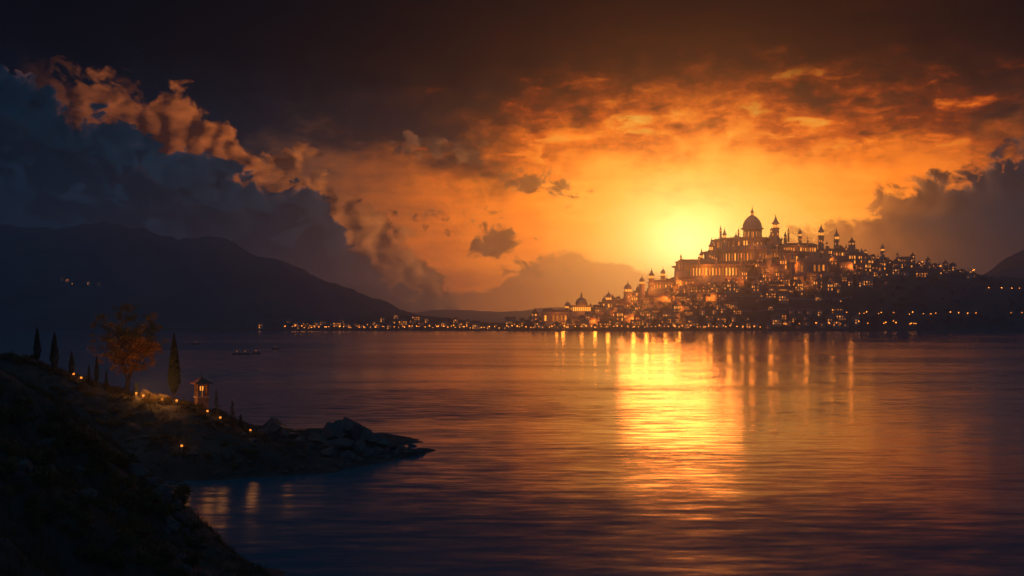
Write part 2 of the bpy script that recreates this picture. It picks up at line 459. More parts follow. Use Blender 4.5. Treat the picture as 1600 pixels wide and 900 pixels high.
# ------------------------------------------------------------------ far mountains
MH = {}
def mountain(name, crest, d_foot, d_crest, amp, seed, x0, x1, step=5, rows=34, power=.9):
    nx = int((x1 - x0) / step) + 1
    def fn(i, j):
        x = x0 + i * step; t = j / (rows - 1) * 1.35
        d = d_foot + (d_crest - d_foot) * t
        zc = CAMH + (HOR - sinterp(x, crest)) * d_crest / FOC
        X = (x - 800) * d / FOC
        f = t ** power if t < 1 else 1 - (t - 1) * 1.3
        n = fbm(X / 420 + seed, d / 420, seed) * amp + fbm(X / 60, d / 60, seed + 5, 4) * amp * .16 + fbm(X / 17, d / 17, seed + 9, 2) * amp * .05
        gul = abs(fbm(X / 260 + seed, d / 700, seed + 3, 4)) * amp * .9
        z = zc * f + (n - gul + amp * .3) * min(1, t * 2.2) * (.35 + .65 * min(1.0, max(0.0, zc / 90)))
        if j == 0: z = -4
        return (X, d, z)
    MH[name] = lambda x, y: next((p for p in (fn((x - x0) / step, j / 6 + .2) for j in range(int((rows - 1) / 1.35 * 6))) if p[2] >= W(x, y, p[1])[2]), None)
    return grid_mesh(name, 'mount', nx, rows, fn)

mountain('forested_mountain', [(-400, 330), (-100, 348), (80, 354), (200, 352), (260, 366), (350, 371), (400, 394), (440, 405), (490, 430), (560, 458), (620, 478), (690, 502), (760, 512), (900, 530)], 2560, 3650, 30, 1.3, -520, 820)
mountain('wooded_ridge', [(-400, 385), (0, 396), (120, 392), (260, 408), (340, 416), (390, 432), (430, 455), (500, 487), (560, 508), (640, 530)], 2420, 3200, 26, 7.7, -480, 600)
mountain('low_far_hills', [(380, 494), (480, 490), (560, 486), (640, 488), (720, 484), (800, 487), (860, 481), (920, 485), (1000, 489), (1120, 494), (1400, 498)], 5600, 7400, 14, 3.1, 360, 1500)
mountain('dark_mountain', [(1420, 500), (1500, 455), (1545, 430), (1575, 408), (1620, 385), (1700, 366), (1800, 360), (1950, 360)], 3000, 3650, 24, 5.2, 1400, 1960)

# ------------------------------------------------------------------ city hill
SH, RD = 2335.0, 2650.0
RIDGE = [(200, 507), (380, 508), (520, 504), (580, 496), (640, 494), (700, 498), (760, 505), (800, 504), (850, 496), (900, 486), (950, 476), (1000, 462), (1040, 446), (1080, 429), (1120, 407), (1150, 390), (1180, 380), (1220, 382),
         (1260, 388), (1300, 394), (1350, 402), (1400, 409), (1450, 417), (1500, 425), (1545, 432), (1620, 438), (1750, 440), (2000, 446)]
def city_h(X, Y):
    x = 800 + FOC * X / Y
    shore = SH + fbm(X / 160, 3.3, 0, 3) * 14
    t = (Y - shore) / (RD - shore)
    zr = CAMH + (HOR - sinterp(x, RIDGE)) * RD / FOC
    if t < 0: return max(-6, t * 200)
    pw = .95 - .42 * min(1, max(0, (x - 1230) / 170))
    f = t ** pw if t < 1 else max(-.1, 1 - (t - 1) * 1.2)
    z = zr * f
    k = min(1, zr / 120) * min(1, t * 4)
    z += (fbm(X / 90, Y / 90, 2.2, 4) * 7 + fbm(X / 22, Y / 22, 4.2, 3) * 1.6) * k * (1 if t < 1 else .5)
    stp = 13.0                                                  # terraces cut into the slope
    zt = math.floor(z / stp) * stp + stp * (lambda q: q * q * q * (q * (6 * q - 15) + 10))(z / stp - math.floor(z / stp))
    return z + (zt - z) * .55 * k + min(1.5, t * 30)

CX0, CX1, CST = 230, 1990, 4
def cg(i, j):
    x = CX0 + i * CST; d = SH - 40 + j * 9.0
    X = (x - 800) * d / FOC
    return (X, d, city_h(X, d))
grid_mesh('city_hill', 'earth', int((CX1 - CX0) / CST) + 1, 62, cg)

def ray_city(x, y):
    """ground point of the city hill seen at photo pixel x, y"""
    d = SH - 20
    while d < RD + 20:
        X, _, Z = W(x, y, d)
        if city_h(X, d) >= Z: return X, d, city_h(X, d)
        d += 3
    best = min((abs(city_h((x - 800) * q / FOC, q) - W(x, y, q)[2]), q) for q in range(int(SH), int(RD) + 10, 5))
    q = best[1]; X = (x - 800) * q / FOC
    return X, q, city_h(X, q)

# ------------------------------------------------------------------ monumental buildings
def colonnade(th, rad, z, h, n, wr, a0, a1, winmat='win', colr=1.1, win_every=1):
    """columns with lit windows behind them, as parts, over the arc a0..a1 (0 = towards the lake)"""
    c0 = w0 = None
    for k in range(n):
        t = a0 + (a1 - a0) * (k + .5) / n
        x, y = rad * math.sin(t), -rad * math.cos(t)
        if c0 is None:
            b = MB(); b.lathe([(colr * 1.35, 0), (colr * 1.35, h * .05), (colr, h * .06), (colr * .85, h * .92), (colr * 1.3, h * .95), (colr * 1.3, h)], 8)
            c0 = b.build('column', 'stone', th, True); c0.location = (x, y, z)
        else: shared(c0, 'column', th, (x, y, z))
        t2 = a0 + (a1 - a0) * (k + 1) / n
        if k < n - 1 and k % win_every == 0:
            x, y = wr * math.sin(t2), -wr * math.cos(t2)
            if R.random() < .12: continue
            wm = R.choices(('wind', 'win', 'winb'), {'win': (5, 4, 1), 'winb': (3, 4, 3), 'wind': (6, 2, 0)}[winmat])[0]
            if w0 is None: w0 = {}
            if wm not in w0:
                ww = min(2.6, abs(a1 - a0) / n * rad * .42)
                b = MB(); b.box(0, 0, 0, ww, .5, h * .62); b.add([(-ww / 2, -.25, h * .62), (ww / 2, -.25, h * .62), (0, -.25, h * .62 + ww * .5), (-ww / 2, .25, h * .62), (ww / 2, .25, h * .62), (0, .25, h * .62 + ww * .5)], [(0, 1, 2), (5, 4, 3), (1, 4, 5, 2), (0, 2, 5, 3)])
                o = b.build('window', wm, th); o.location = (x, y, z + h * .12); o.rotation_euler = (0, 0, t2); w0[wm] = o
            else: shared(w0[wm], 'window', th, (x, y, z + h * .12), t2)

def rotunda(px, py_base, depth, rad, h, n, label, winmat='win', arc=1.25, parapet=True, plinth=40, flat=.5):
    X, Y, Z = W(px, py_base, depth)
    th = thing('rotunda', label, 'building', (X, Y + rad, Z), group='round palace tiers on the hilltop')
    ns = 64
    MB().lathe([(rad + 4, -plinth), (rad + 3, 0), (rad + 3, .01)], ns).build('plinth', 'stone2', th)
    MB().lathe([(rad - 4, .02), (rad - 4, h)], ns).build('wall', 'stone', th)
    MB().lathe([(rad + 1.5, h), (rad + 2.2, h + 1.0), (rad + 3.6, h + 1.4), (rad + 3.6, h + 2.4), (rad + .5, h + 2.6)], ns).build('cornice', 'stone', th)
    MB().lathe([(rad, h + 2.62), (rad * .8, h + 2.6 + 6 * flat), (rad * .5, h + 2.6 + 9 * flat)], ns).build('roof', 'tile', th)
    if parapet:
        b0 = None
        for k in range(18):
            t = -arc + 2 * arc * (k + .5) / 18
            p = ((rad + 2.2) * math.sin(t), -(rad + 2.2) * math.cos(t), h + 2.42)
            if b0 is None:
                b = MB(); b.box(0, 0, 0, 1.6, 1.6, 1.4); b.lathe([(.5, 1.4), (1.0, 2.2), (.55, 3.2), (.15, 4.6)], 6)
                b0 = b.build('pinnacle', 'stone', th); b0.location = p
            else: shared(b0, 'pinnacle', th, p)
    colonnade(th, rad, .02, h, n, rad - 3.9, -arc, arc, winmat)
    return th

def flood(x, y, z, watts, parent=None):
    l = bpy.data.lights.new('lamp_fill_light', 'POINT'); l.energy = watts; l.color = (1, .25, .022); l.shadow_soft_size = 4.0
    o = bpy.data.objects.new('lamp_fill_light', l); col.objects.link(o); o.location = (x, y, z)
    if parent: o.parent = parent
    return o

def cathedral():
    X, Y, Z = W(1181, 384, 2640)
    th = thing('domed_cathedral', 'great ribbed dome on a columned drum crowning the hill', 'cathedral', (X, Y + 40, Z))
    MB().lathe([(70, -50), (66, 0), (66, .01)], 48).build('podium', 'stone2', th)
    MB().lathe([(58, .02), (55, 5), (50, 8), (50, 9), (40, 12), (40, 13), (31, 16), (30, 20)], 48).build('stepped_base', 'stone', th)
    # portico with pediment
    p = MB(); p.box(0, -48, 0, 40, 16, 9); 
    po = p.build('portico', 'stone', th)
    q = MB(); q.gable(0, -48.5, 9, 44, 18, 8, 'y'); q.build('pediment', 'stone', po)
    for k in range(8): 
        b = MB(); b.lathe([(1.2, 0), (1.0, 8), (1.4, 9)], 8); o = b.build('column', 'stone', po, True); o.location = (-17.5 + 5 * k, -57.5, 0)
    for k in range(3):
        b = MB(); b.box(-8 + 8 * k, -56.1, .5, 3, .3, 6); b.build('window', 'winb', po)
    MB().lathe([(20, 20.01), (20, 43)], 48).build('drum', 'stone', th)
    colonnade(th, 22.6, 20.02, 21, 17, 20.1, -1.5, 1.5, 'winb', .9)
    MB().lathe([(23, 41.1), (25, 42.2), (28, 43.2), (28, 45), (24, 45.4), (23.5, 47)], 48).build('cornice', 'stone', th)
    prof = [(23, 47.02)] + [(22.6 * math.cos(t) ** .85 if t < 1.5 else 1, 47 + 23 * math.sin(t) + 7 * (t / 1.5) ** 3) for t in [1.42 * i / 12 for i in range(1, 13)]]
    d = MB().lathe(prof, 48).build('dome', 'lead', th, True)
    for k in range(16):
        t = 2 * math.pi * k / 16
        pts = [((r + .25) * math.cos(t), (r + .25) * math.sin(t), z) for r, z in prof]
        MB().tube(pts, [.7] * len(pts), 5).build('rib', 'stone', d)
    zt = prof[-1][1]; r = prof[-1][0]
    ln = MB().lathe([(5.2, zt - 1), (5.2, zt + 1), (3.2, zt + 1.2), (3.2, zt + 8), (5, zt + 8.4), (5, zt + 9.4), (3.6, zt + 10), (2.6, zt + 13), (1.2, zt + 16), (.7, zt + 18)], 16).build('lantern', 'stone', th)
    for k in range(5):
        t = -1.2 + .6 * k
        b = MB(); b.box(0, 0, 0, 1.0, .4, 4.5); o = b.build('window', 'win', ln); o.location = (3.3 * math.sin(t), -3.3 * math.cos(t), zt + 2.4); o.rotation_euler[2] = t
    MB().lathe([(.5, zt + 18), (1.3, zt + 19), (.5, zt + 20), (.25, zt + 27)], 8).build('finial', 'lead', th)
    for sx in (-1, 1):
        for dist, hh in ((38, 17), (50, 12)):
            b = MB(); b.box(sx * dist, -22, 4, 5, 5, hh); b.pyr(sx * dist, -22, 4 + hh, 6, 6, 8)
            b.build('turret', 'stone', th)
cathedral()
rotunda(1178, 386, 2622, 84, 20, 33, 'uppermost round colonnade directly under the great dome', 'win', 1.3)
rotunda(1186, 409, 2575, 112, 27, 37, 'tall middle round tier with rows of lit windows under the uppermost colonnade', 'win', 1.25)
rotunda(1133, 432, 2520, 104, 26, 31, 'lowest left round tier with a long lit colonnade', 'winb', 1.2)

def hall(px, py, depth, w, h, dp, ncol, label, winmat='win', roof='gable', name='colonnaded_hall', rz=0.0, group='colonnaded halls of the city'):
    X, Y, Z = W(px, py, depth)
    th = thing(name, label, 'building', (X, Y, Z), rz, group)
    MB().box(0, dp / 2, -30, w + 6, dp + 6, 30).build('plinth', 'stone2', th)
    MB().box(0, dp / 2, .02, w, dp - 4, h).build('wall', 'stone', th)
    MB().box(0, dp / 2, h + .02, w + 4, dp + 4, 1.8).build('cornice', 'stone', th)
    if roof == 'gable': MB().gable(0, dp / 2, h + 1.84, w + 3, dp + 3, w * .16, 'y').build('pediment', 'stone', th)
    elif roof == 'hip': MB().box(0, dp / 2, h + 1.84, w + 2, dp + 2, 5, .7).build('roof', 'tile', th)
    c0 = w0 = None
    for k in range(ncol):
        x = -w / 2 + w * (k + .5) / ncol
        if c0 is None:
            c0 = MB().lathe([(1.2, 0), (1.2, .6), (.9, .7), (.8, h * .94), (1.2, h)], 8).build('column', 'stone', th, True); c0.location = (x, .2, 0)
        else: shared(c0, 'column', th, (x, .2, 0))
        if k < ncol - 1:
            x += w / ncol / 2
            if R.random() < .15: continue
            wm = R.choices(('wind', 'win', 'winb'), {'win': (5, 4, 1), 'winb': (3, 4, 3), 'wind': (6, 2, 0)}[winmat])[0]
            if w0 is None: w0 = {}
            if wm not in w0:
                o = MB().box(0, 0, 0, w / ncol * .42, .4, h * .6).build('window', wm, th); o.location = (x, 1.9, h * .12); w0[wm] = o
            else: shared(w0[wm], 'window', th, (x, 1.9, h * .12))
    return th
hall(1250, 394, 2610, 84, 15, 24, 15, 'long lit colonnade running right from the hilltop rotunda', 'winb', 'hip')
hall(1243, 410, 2570, 66, 20, 24, 9, 'orange glowing hall below the hilltop colonnade, left of the temple front', 'winb', 'hip')
hall(1270, 427, 2520, 70, 27, 30, 7, 'dark temple front with tall columns and a low pediment', 'wind', 'gable')
hall(1084, 423, 2560, 78, 20, 22, 15, 'sunlit colonnade on the crest left of the round tiers', 'win', 'hip')
hall(1310, 400, 2600, 74, 11, 22, 11, 'low lit gallery on the crest under two slim spires', 'win', 'hip')
hall(1205, 429, 2500, 52, 17, 20, 7, 'glowing arcade beside the dark bell tower', 'winb', 'hip')
hall(1360, 424, 2540, 60, 12, 20, 8, 'low hall with lit arches on the right shoulder of the hill', 'win', 'hip')
hall(1034, 452, 2585, 60, 15, 18, 9, 'arcaded hall under the highest domed tower of the left crest', 'win', 'hip')
hall(1085, 446, 2540, 66, 12, 18, 9, 'long arcade on the slope under the sunlit colonnade', 'win', 'hip')
hall(962, 481, 2520, 44, 12, 18, 7, 'low arcade between the two lower domed towers of the left crest', 'win', 'hip')
hall(868, 503, 2420, 62, 20, 24, 7, 'square waterfront palace with dim tall windows at the left end of town', 'win', 'hip')

def domed_palace():
    X, Y, Z = W(909, 487, 2500)
    th = thing('domed_palace', 'small domed palace with a brightly lit row of columns near the left shore', 'building', (X, Y, Z))
    MB().box(0, 14, -30, 52, 34, 30).build('plinth', 'stone2', th)
    MB().box(0, 14, .02, 42, 24, 13).build('wall', 'stone', th)
    MB().box(0, 14, 13.04, 50, 32, 1.8).build('cornice', 'stone', th)
    c0 = None
    for k in range(10):
        x = -21 + 42 * k / 9
        if c0 is None: c0 = MB().lathe([(1, 0), (.8, 12), (1.2, 13)], 8).build('column', 'stone', th, True); c0.location = (x, 0, 0)
        else: shared(c0, 'column', th, (x, 0, 0))
        if k < 9:
            b = MB().box(0, 0, 0, 2.6, .4, 9).build('window', 'winb', th); b.location = (x + 2.33, 1.7, 1.4)
    MB().lathe([(13, 14.86), (13, 19), (14.5, 19.6), (14.5, 20.6), (12.8, 21)], 32, 0, 14).build('drum', 'stone', th)
    MB().lathe([(12.8, 21.02), (12, 25), (9.5, 28.5), (6, 31), (3, 32.5), (2.4, 36), (3.2, 36.5), (1.6, 40), (.3, 46)], 32, 0, 14).build('dome', 'lead', th, True)
domed_palace()

# towers
def tower(px, ptop, pbase, wpx, kind, label, lit=True, depth=None, dark=False):
    if depth is None:
        X, Y, Z = ray_city(px, pbase)
    else: X, Y, Z = W(px, pbase, depth)
    Zt = CAMH + (HOR - ptop) * Y / FOC; H = Zt - Z; w = wpx * Y / FOC
    name = {'cone': 'spire_tower', 'onion': 'domed_tower', 'pyr': 'bell_tower'}[kind]
    th = thing(name, label, 'tower', (X, Y, Z), R.uniform(-.5, .5), 'towers of the hill city')
    hs = H * .46; hb = H * .18; hr = H - hs - hb
    st = 'stone2' if dark else 'stone'
    n = 8 if kind != 'pyr' else 4; rot = math.pi / n
    k = 1 / math.cos(math.pi / n) if n == 4 else 1.04
    r = w / 2 * k
    MB().lathe([(r * 1.06, -15), (r, 0), (r * .94, hs)], n, rot=rot).build('shaft', st, th)
    MB().lathe([(r * .95, hs), (r * 1.22, hs + hb * .08), (r * 1.22, hs + hb * .16), (r * .8, hs + hb * .18)], n, rot=rot).build('gallery', st, th)
    MB().lathe([(r * .8, hs + hb * .181), (r * .77, hs + hb)], n, rot=rot).build('belfry', st, th)
    z1 = hs + hb
    if kind == 'onion':
        prof = [(r * .9, z1), (r * 1.08, z1 + hr * .03), (r * 1.08, z1 + hr * .07), (r * .82, z1 + hr * .08), (r * .86, z1 + hr * .18), (r * .72, z1 + hr * .32), (r * .42, z1 + hr * .45), (r * .2, z1 + hr * .54), (r * .2, z1 + hr * .62), (r * .08, z1 + hr * .7), (r * .03, z1 + hr)]
        MB().lathe(prof, 16).build('dome', 'lead', th, True)
    else:
        prof = [(r * .85, z1), (r * 1.12, z1 + hr * .03), (r * 1.12, z1 + hr * .06), (r * .7, z1 + hr * .22), (r * .42, z1 + hr * .38), (r * .3, z1 + hr * .55), (r * .13, z1 + hr * .7), (r * .05, z1 + hr)]
        MB().lathe(prof, n, rot=rot).build('spire', 'lead' if kind == 'cone' else 'tile', th)
    for f in range(n):
        t = 2 * math.pi * f / n
        if math.cos(t + th.rotation_euler[2]) < .2: continue
        ap = r * math.cos(math.pi / n)
        b = MB().box(0, 0, 0, w * .2, .3, hb * .55).build('window', 'winb' if lit else 'wind', th)
        b.location = (math.sin(t) * ap * .8, -math.cos(t) * ap * .8, hs + hb * .26); b.rotation_euler[2] = t
        if lit and R.random() < .7:
            b = MB().box(0, 0, 0, w * .16, .4, hs * .16).build('window', 'win', th)
            b.location = (math.sin(t) * ap * .985, -math.cos(t) * ap * .985, hs * R.uniform(.35, .65)); b.rotation_euler[2] = t
    return th
TW = [
    (1212, 334, 378, 11, 'cone', 'stout spired tower just right of the great dome', True, 2640),
    (1283, 348, 388, 9, 'cone', 'tall slim spired tower, first right of the stout one on the crest', True, 2625),
    (1307, 356, 392, 8, 'cone', 'slim spired tower standing right beside the tall slim one', True, 2625),
    (1331, 369, 396, 8, 'pyr', 'square tower with a dark pyramid top on the right crest', True, 2630),
    (1379, 379, 405, 7, 'cone', 'lone dark spire halfway down the right crest', True, 2630),
    (1250, 354, 384, 6, 'onion', 'short domed turret between the stout tower and the tall slim one', True, 2640),
    (1132, 355, 388, 7, 'cone', 'thin spire at the left edge of the uppermost round colonnade', True, 2635),
    (1112, 370, 412, 10, 'cone', 'broad spired tower rising left of the middle round tier', True, 2590),
    (1096, 386, 420, 7, 'cone', 'small spire nearest the setting sun', True, 2610),
    (1066, 407, 430, 4, 'cone', 'needle thin spire at the left end of the sunlit colonnade', True, 2610),
    (1036, 416, 446, 8, 'onion', 'domed tower highest on the left crest, below the sun', True, 2600),
    (1018, 418, 452, 9, 'cone', 'spired tower between two domed towers on the left crest', True, 2590),
    (1003, 429, 458, 9, 'onion', 'mid-sized domed tower with lit belfry on the left crest', True, 2580),
    (981, 438, 474, 13, 'onion', 'broadest domed tower of the left crest with tall lit openings', True, 2560),
    (951, 453, 484, 11, 'onion', 'domed tower just right of the small domed palace', True, 2530),
    (886, 468, 495, 8, 'onion', 'little domed tower just left of the small domed palace', True, 2470),
    (836, 480, 507, 10, 'pyr', 'squat tower with a pointed roof near the left tip of town', True, 2410),
    (797, 496, 513, 4, 'cone', 'tiny dark spire at the far left tip of town', False, 2370),
    (1201, 383, 424, 9, 'onion', 'dark bell tower with a domed cap in front of the middle round tier', False, 2505),
    (1238, 392, 427, 8, 'cone', 'dim narrow tower between the glowing arcade and the temple front', False, 2505),
    (1284, 381, 410, 7, 'cone', 'dark thin tower behind the temple front', False, 2545),
    (1426, 393, 412, 6, 'pyr', 'small square turret on the right crest past the lone dark spire', True, 2630),
    (1450, 399, 420, 6, 'pyr', 'pointed turret low on the right crest', False, 2630),
    (1477, 405, 424, 8, 'pyr', 'last broad gabled turret at the right end of the crest', False, 2630),
    (916, 470, 486, 5, 'cone', 'thin turret close behind the small domed palace', False, 2540),
    (1058, 425, 440, 5, 'cone', 'short spire among roofs left of the sunlit colonnade', True, 2600),
    (1150, 362, 384, 5, 'cone', 'small pinnacle tower at the left foot of the great dome', False, 2638),
    (1227, 360, 384, 5, 'cone', 'small pinnacle tower at the right foot of the stout spired tower', False, 2636),
    (1352, 388, 402, 5, 'cone', 'short turret between the square tower and the lone dark spire', True, 2630),
    (1402, 392, 410, 4, 'cone', 'needle turret just right of the lone dark spire', False, 2630),
]
for a in TW: tower(*a)

# terrace walls following the slope
def terrace_wall(x0, x1, y0, y1, h, label):
    th = MB(); n = max(4, int((x1 - x0) / 6)); P = []
    for i in range(n + 1):
        x = x0 + (x1 - x0) * i / n; P.append(ray_city(x, y0 + (y1 - y0) * i / n + 1.2 * math.sin(x * .05)))
    Ys = [p[1] for p in P]
    for _ in range(3): Ys = [Ys[0]] + [(Ys[i - 1] + Ys[i] * 2 + Ys[i + 1]) / 4 for i in range(1, n)] + [Ys[-1]]
    Zs = [p[2] for p in P]
    for _ in range(3): Zs = [Zs[0]] + [(Zs[i - 1] + Zs[i] * 2 + Zs[i + 1]) / 4 for i in range(1, n)] + [Zs[-1]]
    vs = []
    for (X, Y, Z), Y2, Z2 in zip(P, Ys, Zs):
        vs += [(X, Y2, Z2 - 8), (X, Y2, Z2 + h), (X, Y2 + 2, Z2 + h), (X, Y2 + 2, Z2 - 8)]
    fs = [(i * 4 + k, i * 4 + 4 + k, i * 4 + 4 + (k + 1) % 4, i * 4 + (k + 1) % 4) for i in range(n) for k in range(4)]
    fs += [(0, 1, 2, 3), (n * 4 + 3, n * 4 + 2, n * 4 + 1, n * 4)]
    th.add(vs, fs)
    return tag(th.build('terrace_wall', 'stone2'), label, 'wall', 'terrace walls across the city hill')
TERR = [(1045, 1215, 438, 436, 6, 'long pale terrace wall under the lowest left round tier'), (1205, 1330, 433, 431, 5, 'terrace wall under the temple front'),
        (1000, 1130, 452, 449, 4, 'terrace wall one step below the lowest round tier'), (940, 1060, 474, 470, 5, 'lamp lined terrace wall below the domed towers'),
        (1130, 1290, 452, 450, 4, 'terrace wall with lamps across the middle of the slope'), (1060, 1200, 466, 465, 4, 'terrace wall on the shaded slope under the round tiers'),
        (885, 960, 490, 488, 5, 'short lit terrace wall in front of the small domed palace'), (1180, 1330, 470, 468, 4, 'terrace wall low on the dark right slope'),
        (960, 1110, 488, 486, 4, 'terrace wall above the waterfront roofs'), (1110, 1290, 487, 486, 4, 'lowest terrace wall on the right slope'), (1330, 1470, 430, 428, 4, 'terrace wall along the right shoulder of the hill')]
for a in TERR: terrace_wall(*a)

# houses: eight kinds, then copies
def make_house(i):
    r = random.Random(50 + i)
    w, d, h = [(12, 10, 9), (16, 11, 11), (10, 10, 14), (20, 12, 10), (13, 12, 12), (9, 9, 8), (18, 12, 15), (14, 10, 8)][i]
    th = thing('house', None, 'house')
    MB().box(0, 0, -9, w, d, h + 9).build('wall', 'plaster' if i % 2 else 'stone', th)
    b = MB()
    if i % 3 == 0: b.gable(0, 0, h + .02, w + 1.4, d + 1.4, 4.2, 'x')
    elif i % 3 == 1: b.gable(0, 0, h + .02, w + 1.2, d + 1.2, 4.6, 'y')
    else: b.pyr(0, 0, h + .02, w + 1.4, d + 1.4, 5)
    rf = b.build('roof', 'tile', th)
    if i % 2 == 0: MB().box(w * .28, d * .1, h + 1, 1.3, 1.3, 5).build('chimney', 'stone2', rf)
    nf = 2 if h >= 10 else 1
    nw = max(2, int(w / 4.2))
    for f in range(nf):
        for k in range(nw):
            q = r.random()
            if q < .36: continue
            o = MB().box(0, 0, 0, 1.7, .3, 2.5).build('window', 'winb' if q > .92 else ('win' if q > .7 else 'wind'), th)
            o.location = (-w / 2 + w * (k + .5) / nw, -d / 2 - .05, 2.2 + f * 4.6)
    return th
HK = [make_house(i) for i in range(8)]
HDESC = ['low gabled house', 'wide front-gabled house', 'narrow tall house', 'long low house', 'plain two-storey house', 'small cottage', 'big tall house', 'low wide house']
used = [0] * 8
houses = []
for x, y, k, wd in ((98, 439, 0, 'leftmost'), (106, 441, 4, 'second from the left'), (113, 445, 5, 'third from the left'), (139, 446, 2, 'fourth from the left'), (155, 446, 7, 'rightmost')):
    p = MH['wooded_ridge'](x, y) or MH['forested_mountain'](x, y)
    if p:
        o = HK[k] if not used[k] else copy_tree(HK[k]); used[k] = 1; o.location = p; o.scale = (.65, .65, .65)
        tag(o, f'tiny lit house high on the dark wooded mountain, {wd} of five', 'house', 'houses on the dark mountain')
def put_house(px, py, k, s=1.0, where=None):
    X, Y, Z = ray_city(px, py)
    for hx, hy, *_ in houses:
        if abs(hx - X) < 13 and abs(hy - Y) < 9: return None
    o = HK[k] if not used[k] else copy_tree(HK[k]); used[k] = 1
    o.location = (X, Y + 4, Z); o.rotation_euler = (0, 0, R.uniform(-.35, .35)); o.scale = (s, s, s)
    houses.append((X, Y, o, px, py, k)); return o
def crest_y(x): return interp(x, RIDGE)
rows = [('waterfront', 512, 60, 790, 1340), ('first row above the waterfront', 503, 40, 800, 1330), ('second row above the waterfront', 494, 34, 850, 1310), ('third row above the waterfront', 483, 32, 900, 1300),
        ('fourth row above the waterfront', 471, 28, 945, 1330), ('fifth row above the waterfront', 459, 28, 985, 1345), ('row under the terrace walls', 447, 22, 1010, 1390), ('row on the right shoulder', 432, 18, 1280, 1480),
        ('crest', 0, 64, 830, 1530)]
HROW = {}
for nm, y, n, x0, x1 in rows:
    got = []
    for i in range(n):
        x = x0 + (x1 - x0) * (i + R.uniform(.1, .9)) / n
        if nm == 'crest':
            yy = crest_y(x) + R.uniform(1, 9)
            if 1090 < x < 1300: continue
        else: yy = y + R.uniform(-3.5, 3)
        if yy < crest_y(x) + 1: continue
        if x > 1130 and 455 < yy < 508 and R.random() < .45: continue
        o = put_house(x, yy, R.randrange(8), R.uniform(.8, 1.25))
        if o: got.append((x, o))
    got.sort(key=lambda q: q[0]); HROW[nm] = got
# the low far shore on the left
got = []
for i in range(52):
    x = 395 + 385 * ((i + R.uniform(.1, .9)) / 52) ** .85
    o = put_house(x, R.choice([514, 515, 513, 511, 509, 507]) - (R.uniform(0, 11) if 560 < x < 740 and R.random() < .5 else 0), R.randrange(8), R.uniform(.7, 1.0))
    if o: got.append((x, o))
got.sort(key=lambda q: q[0]); HROW['far shore left of town'] = got
for nm, got in HROW.items():
    for i, (x, o) in enumerate(got):
        k = [q[5] for q in houses if q[2] is o][0]
        where = {'crest': 'along the crest of the city hill', 'waterfront': 'on the city waterfront'}.get(nm, ('in the ' if 'row' in nm else 'on the ') + nm)
        tag(o, f'{HDESC[k]}, {ordw(i + 1)} from the left {where}', 'house', 'houses of the lakeside city')

# bigger town houses and turrets packed over the upper slopes
def make_villa(i):
    w, d, h, nw, dome = [(30, 16, 14, 6, 0), (24, 14, 18, 5, 1), (36, 16, 11, 8, 0), (20, 14, 22, 4, 1)][i]
    r = random.Random(800 + i)
    th = thing('villa', None, 'villa')
    MB().box(0, 0, -16, w + 3, d + 3, 16).build('plinth', 'stone2', th)
    MB().box(0, 0, .02, w, d, h).build('wall', 'plaster', th)
    MB().box(0, 0, h + .02, w + 1.8, d + 1.8, 1).build('cornice', 'stone', th)
    if dome:
        MB().lathe([(w * .26, h + 1.04), (w * .26, h + 4), (w * .29, h + 4.3), (w * .25, h + 5), (w * .2, h + 8), (w * .08, h + 10), (w * .03, h + 15)], 14).build('dome', 'lead', th, True)
    else: MB().box(0, 0, h + 1.04, w + 1, d + 1, 4.5, .6).build('roof', 'tile', th)
    for f in range(2):
        for k in range(nw):
            if r.random() < .25: continue
            o = MB().box(0, 0, 0, w / nw * .4, .3, h * .28).build('window', r.choice(['win', 'winb', 'wind', 'win']), th)
            o.location = (-w / 2 + w * (k + .5) / nw, -d / 2 - .05, h * (.1 + .47 * f))
    return th
VK = [make_villa(i) for i in range(4)]; vu = [0] * 4; villas = []
VD = ['broad villa with a flat hipped roof', 'domed villa', 'long low villa', 'tall narrow villa with a small dome']
for y, n, x0, x1 in ((404, 7, 1290, 1400), (416, 8, 1300, 1450), (423, 9, 1180, 1420), (441, 11, 1060, 1330), (456, 13, 1010, 1310), (470, 8, 960, 1120), (480, 7, 900, 1010), (492, 8, 860, 1060), (504, 8, 830, 1060)):
    for i in range(n):
        x = x0 + (x1 - x0) * (i + R.uniform(.1, .9)) / n; yy = y + R.uniform(-4, 4)
        if yy < crest_y(x) + 2: continue
        X, Y, Z = ray_city(x, yy)
        if any(abs(v[0] - X) < 30 and abs(v[1] - Y) < 12 for v in villas): continue
        k = R.randrange(4); o = VK[k] if not vu[k] else copy_tree(VK[k]); vu[k] = 1
        o.location = (X, Y + 2, Z); o.rotation_euler = (0, 0, R.uniform(-.25, .25)); q = R.uniform(.75, 1.1); o.scale = (q, q, q); villas.append((X, Y, o, x, k))
for i, v in enumerate(sorted(villas, key=lambda q: q[3])):
    tag(v[2], f'{VD[v[4]]}, {ordw(i + 1)} villa from the left on the city hill', 'villa', 'villas of the hill city')
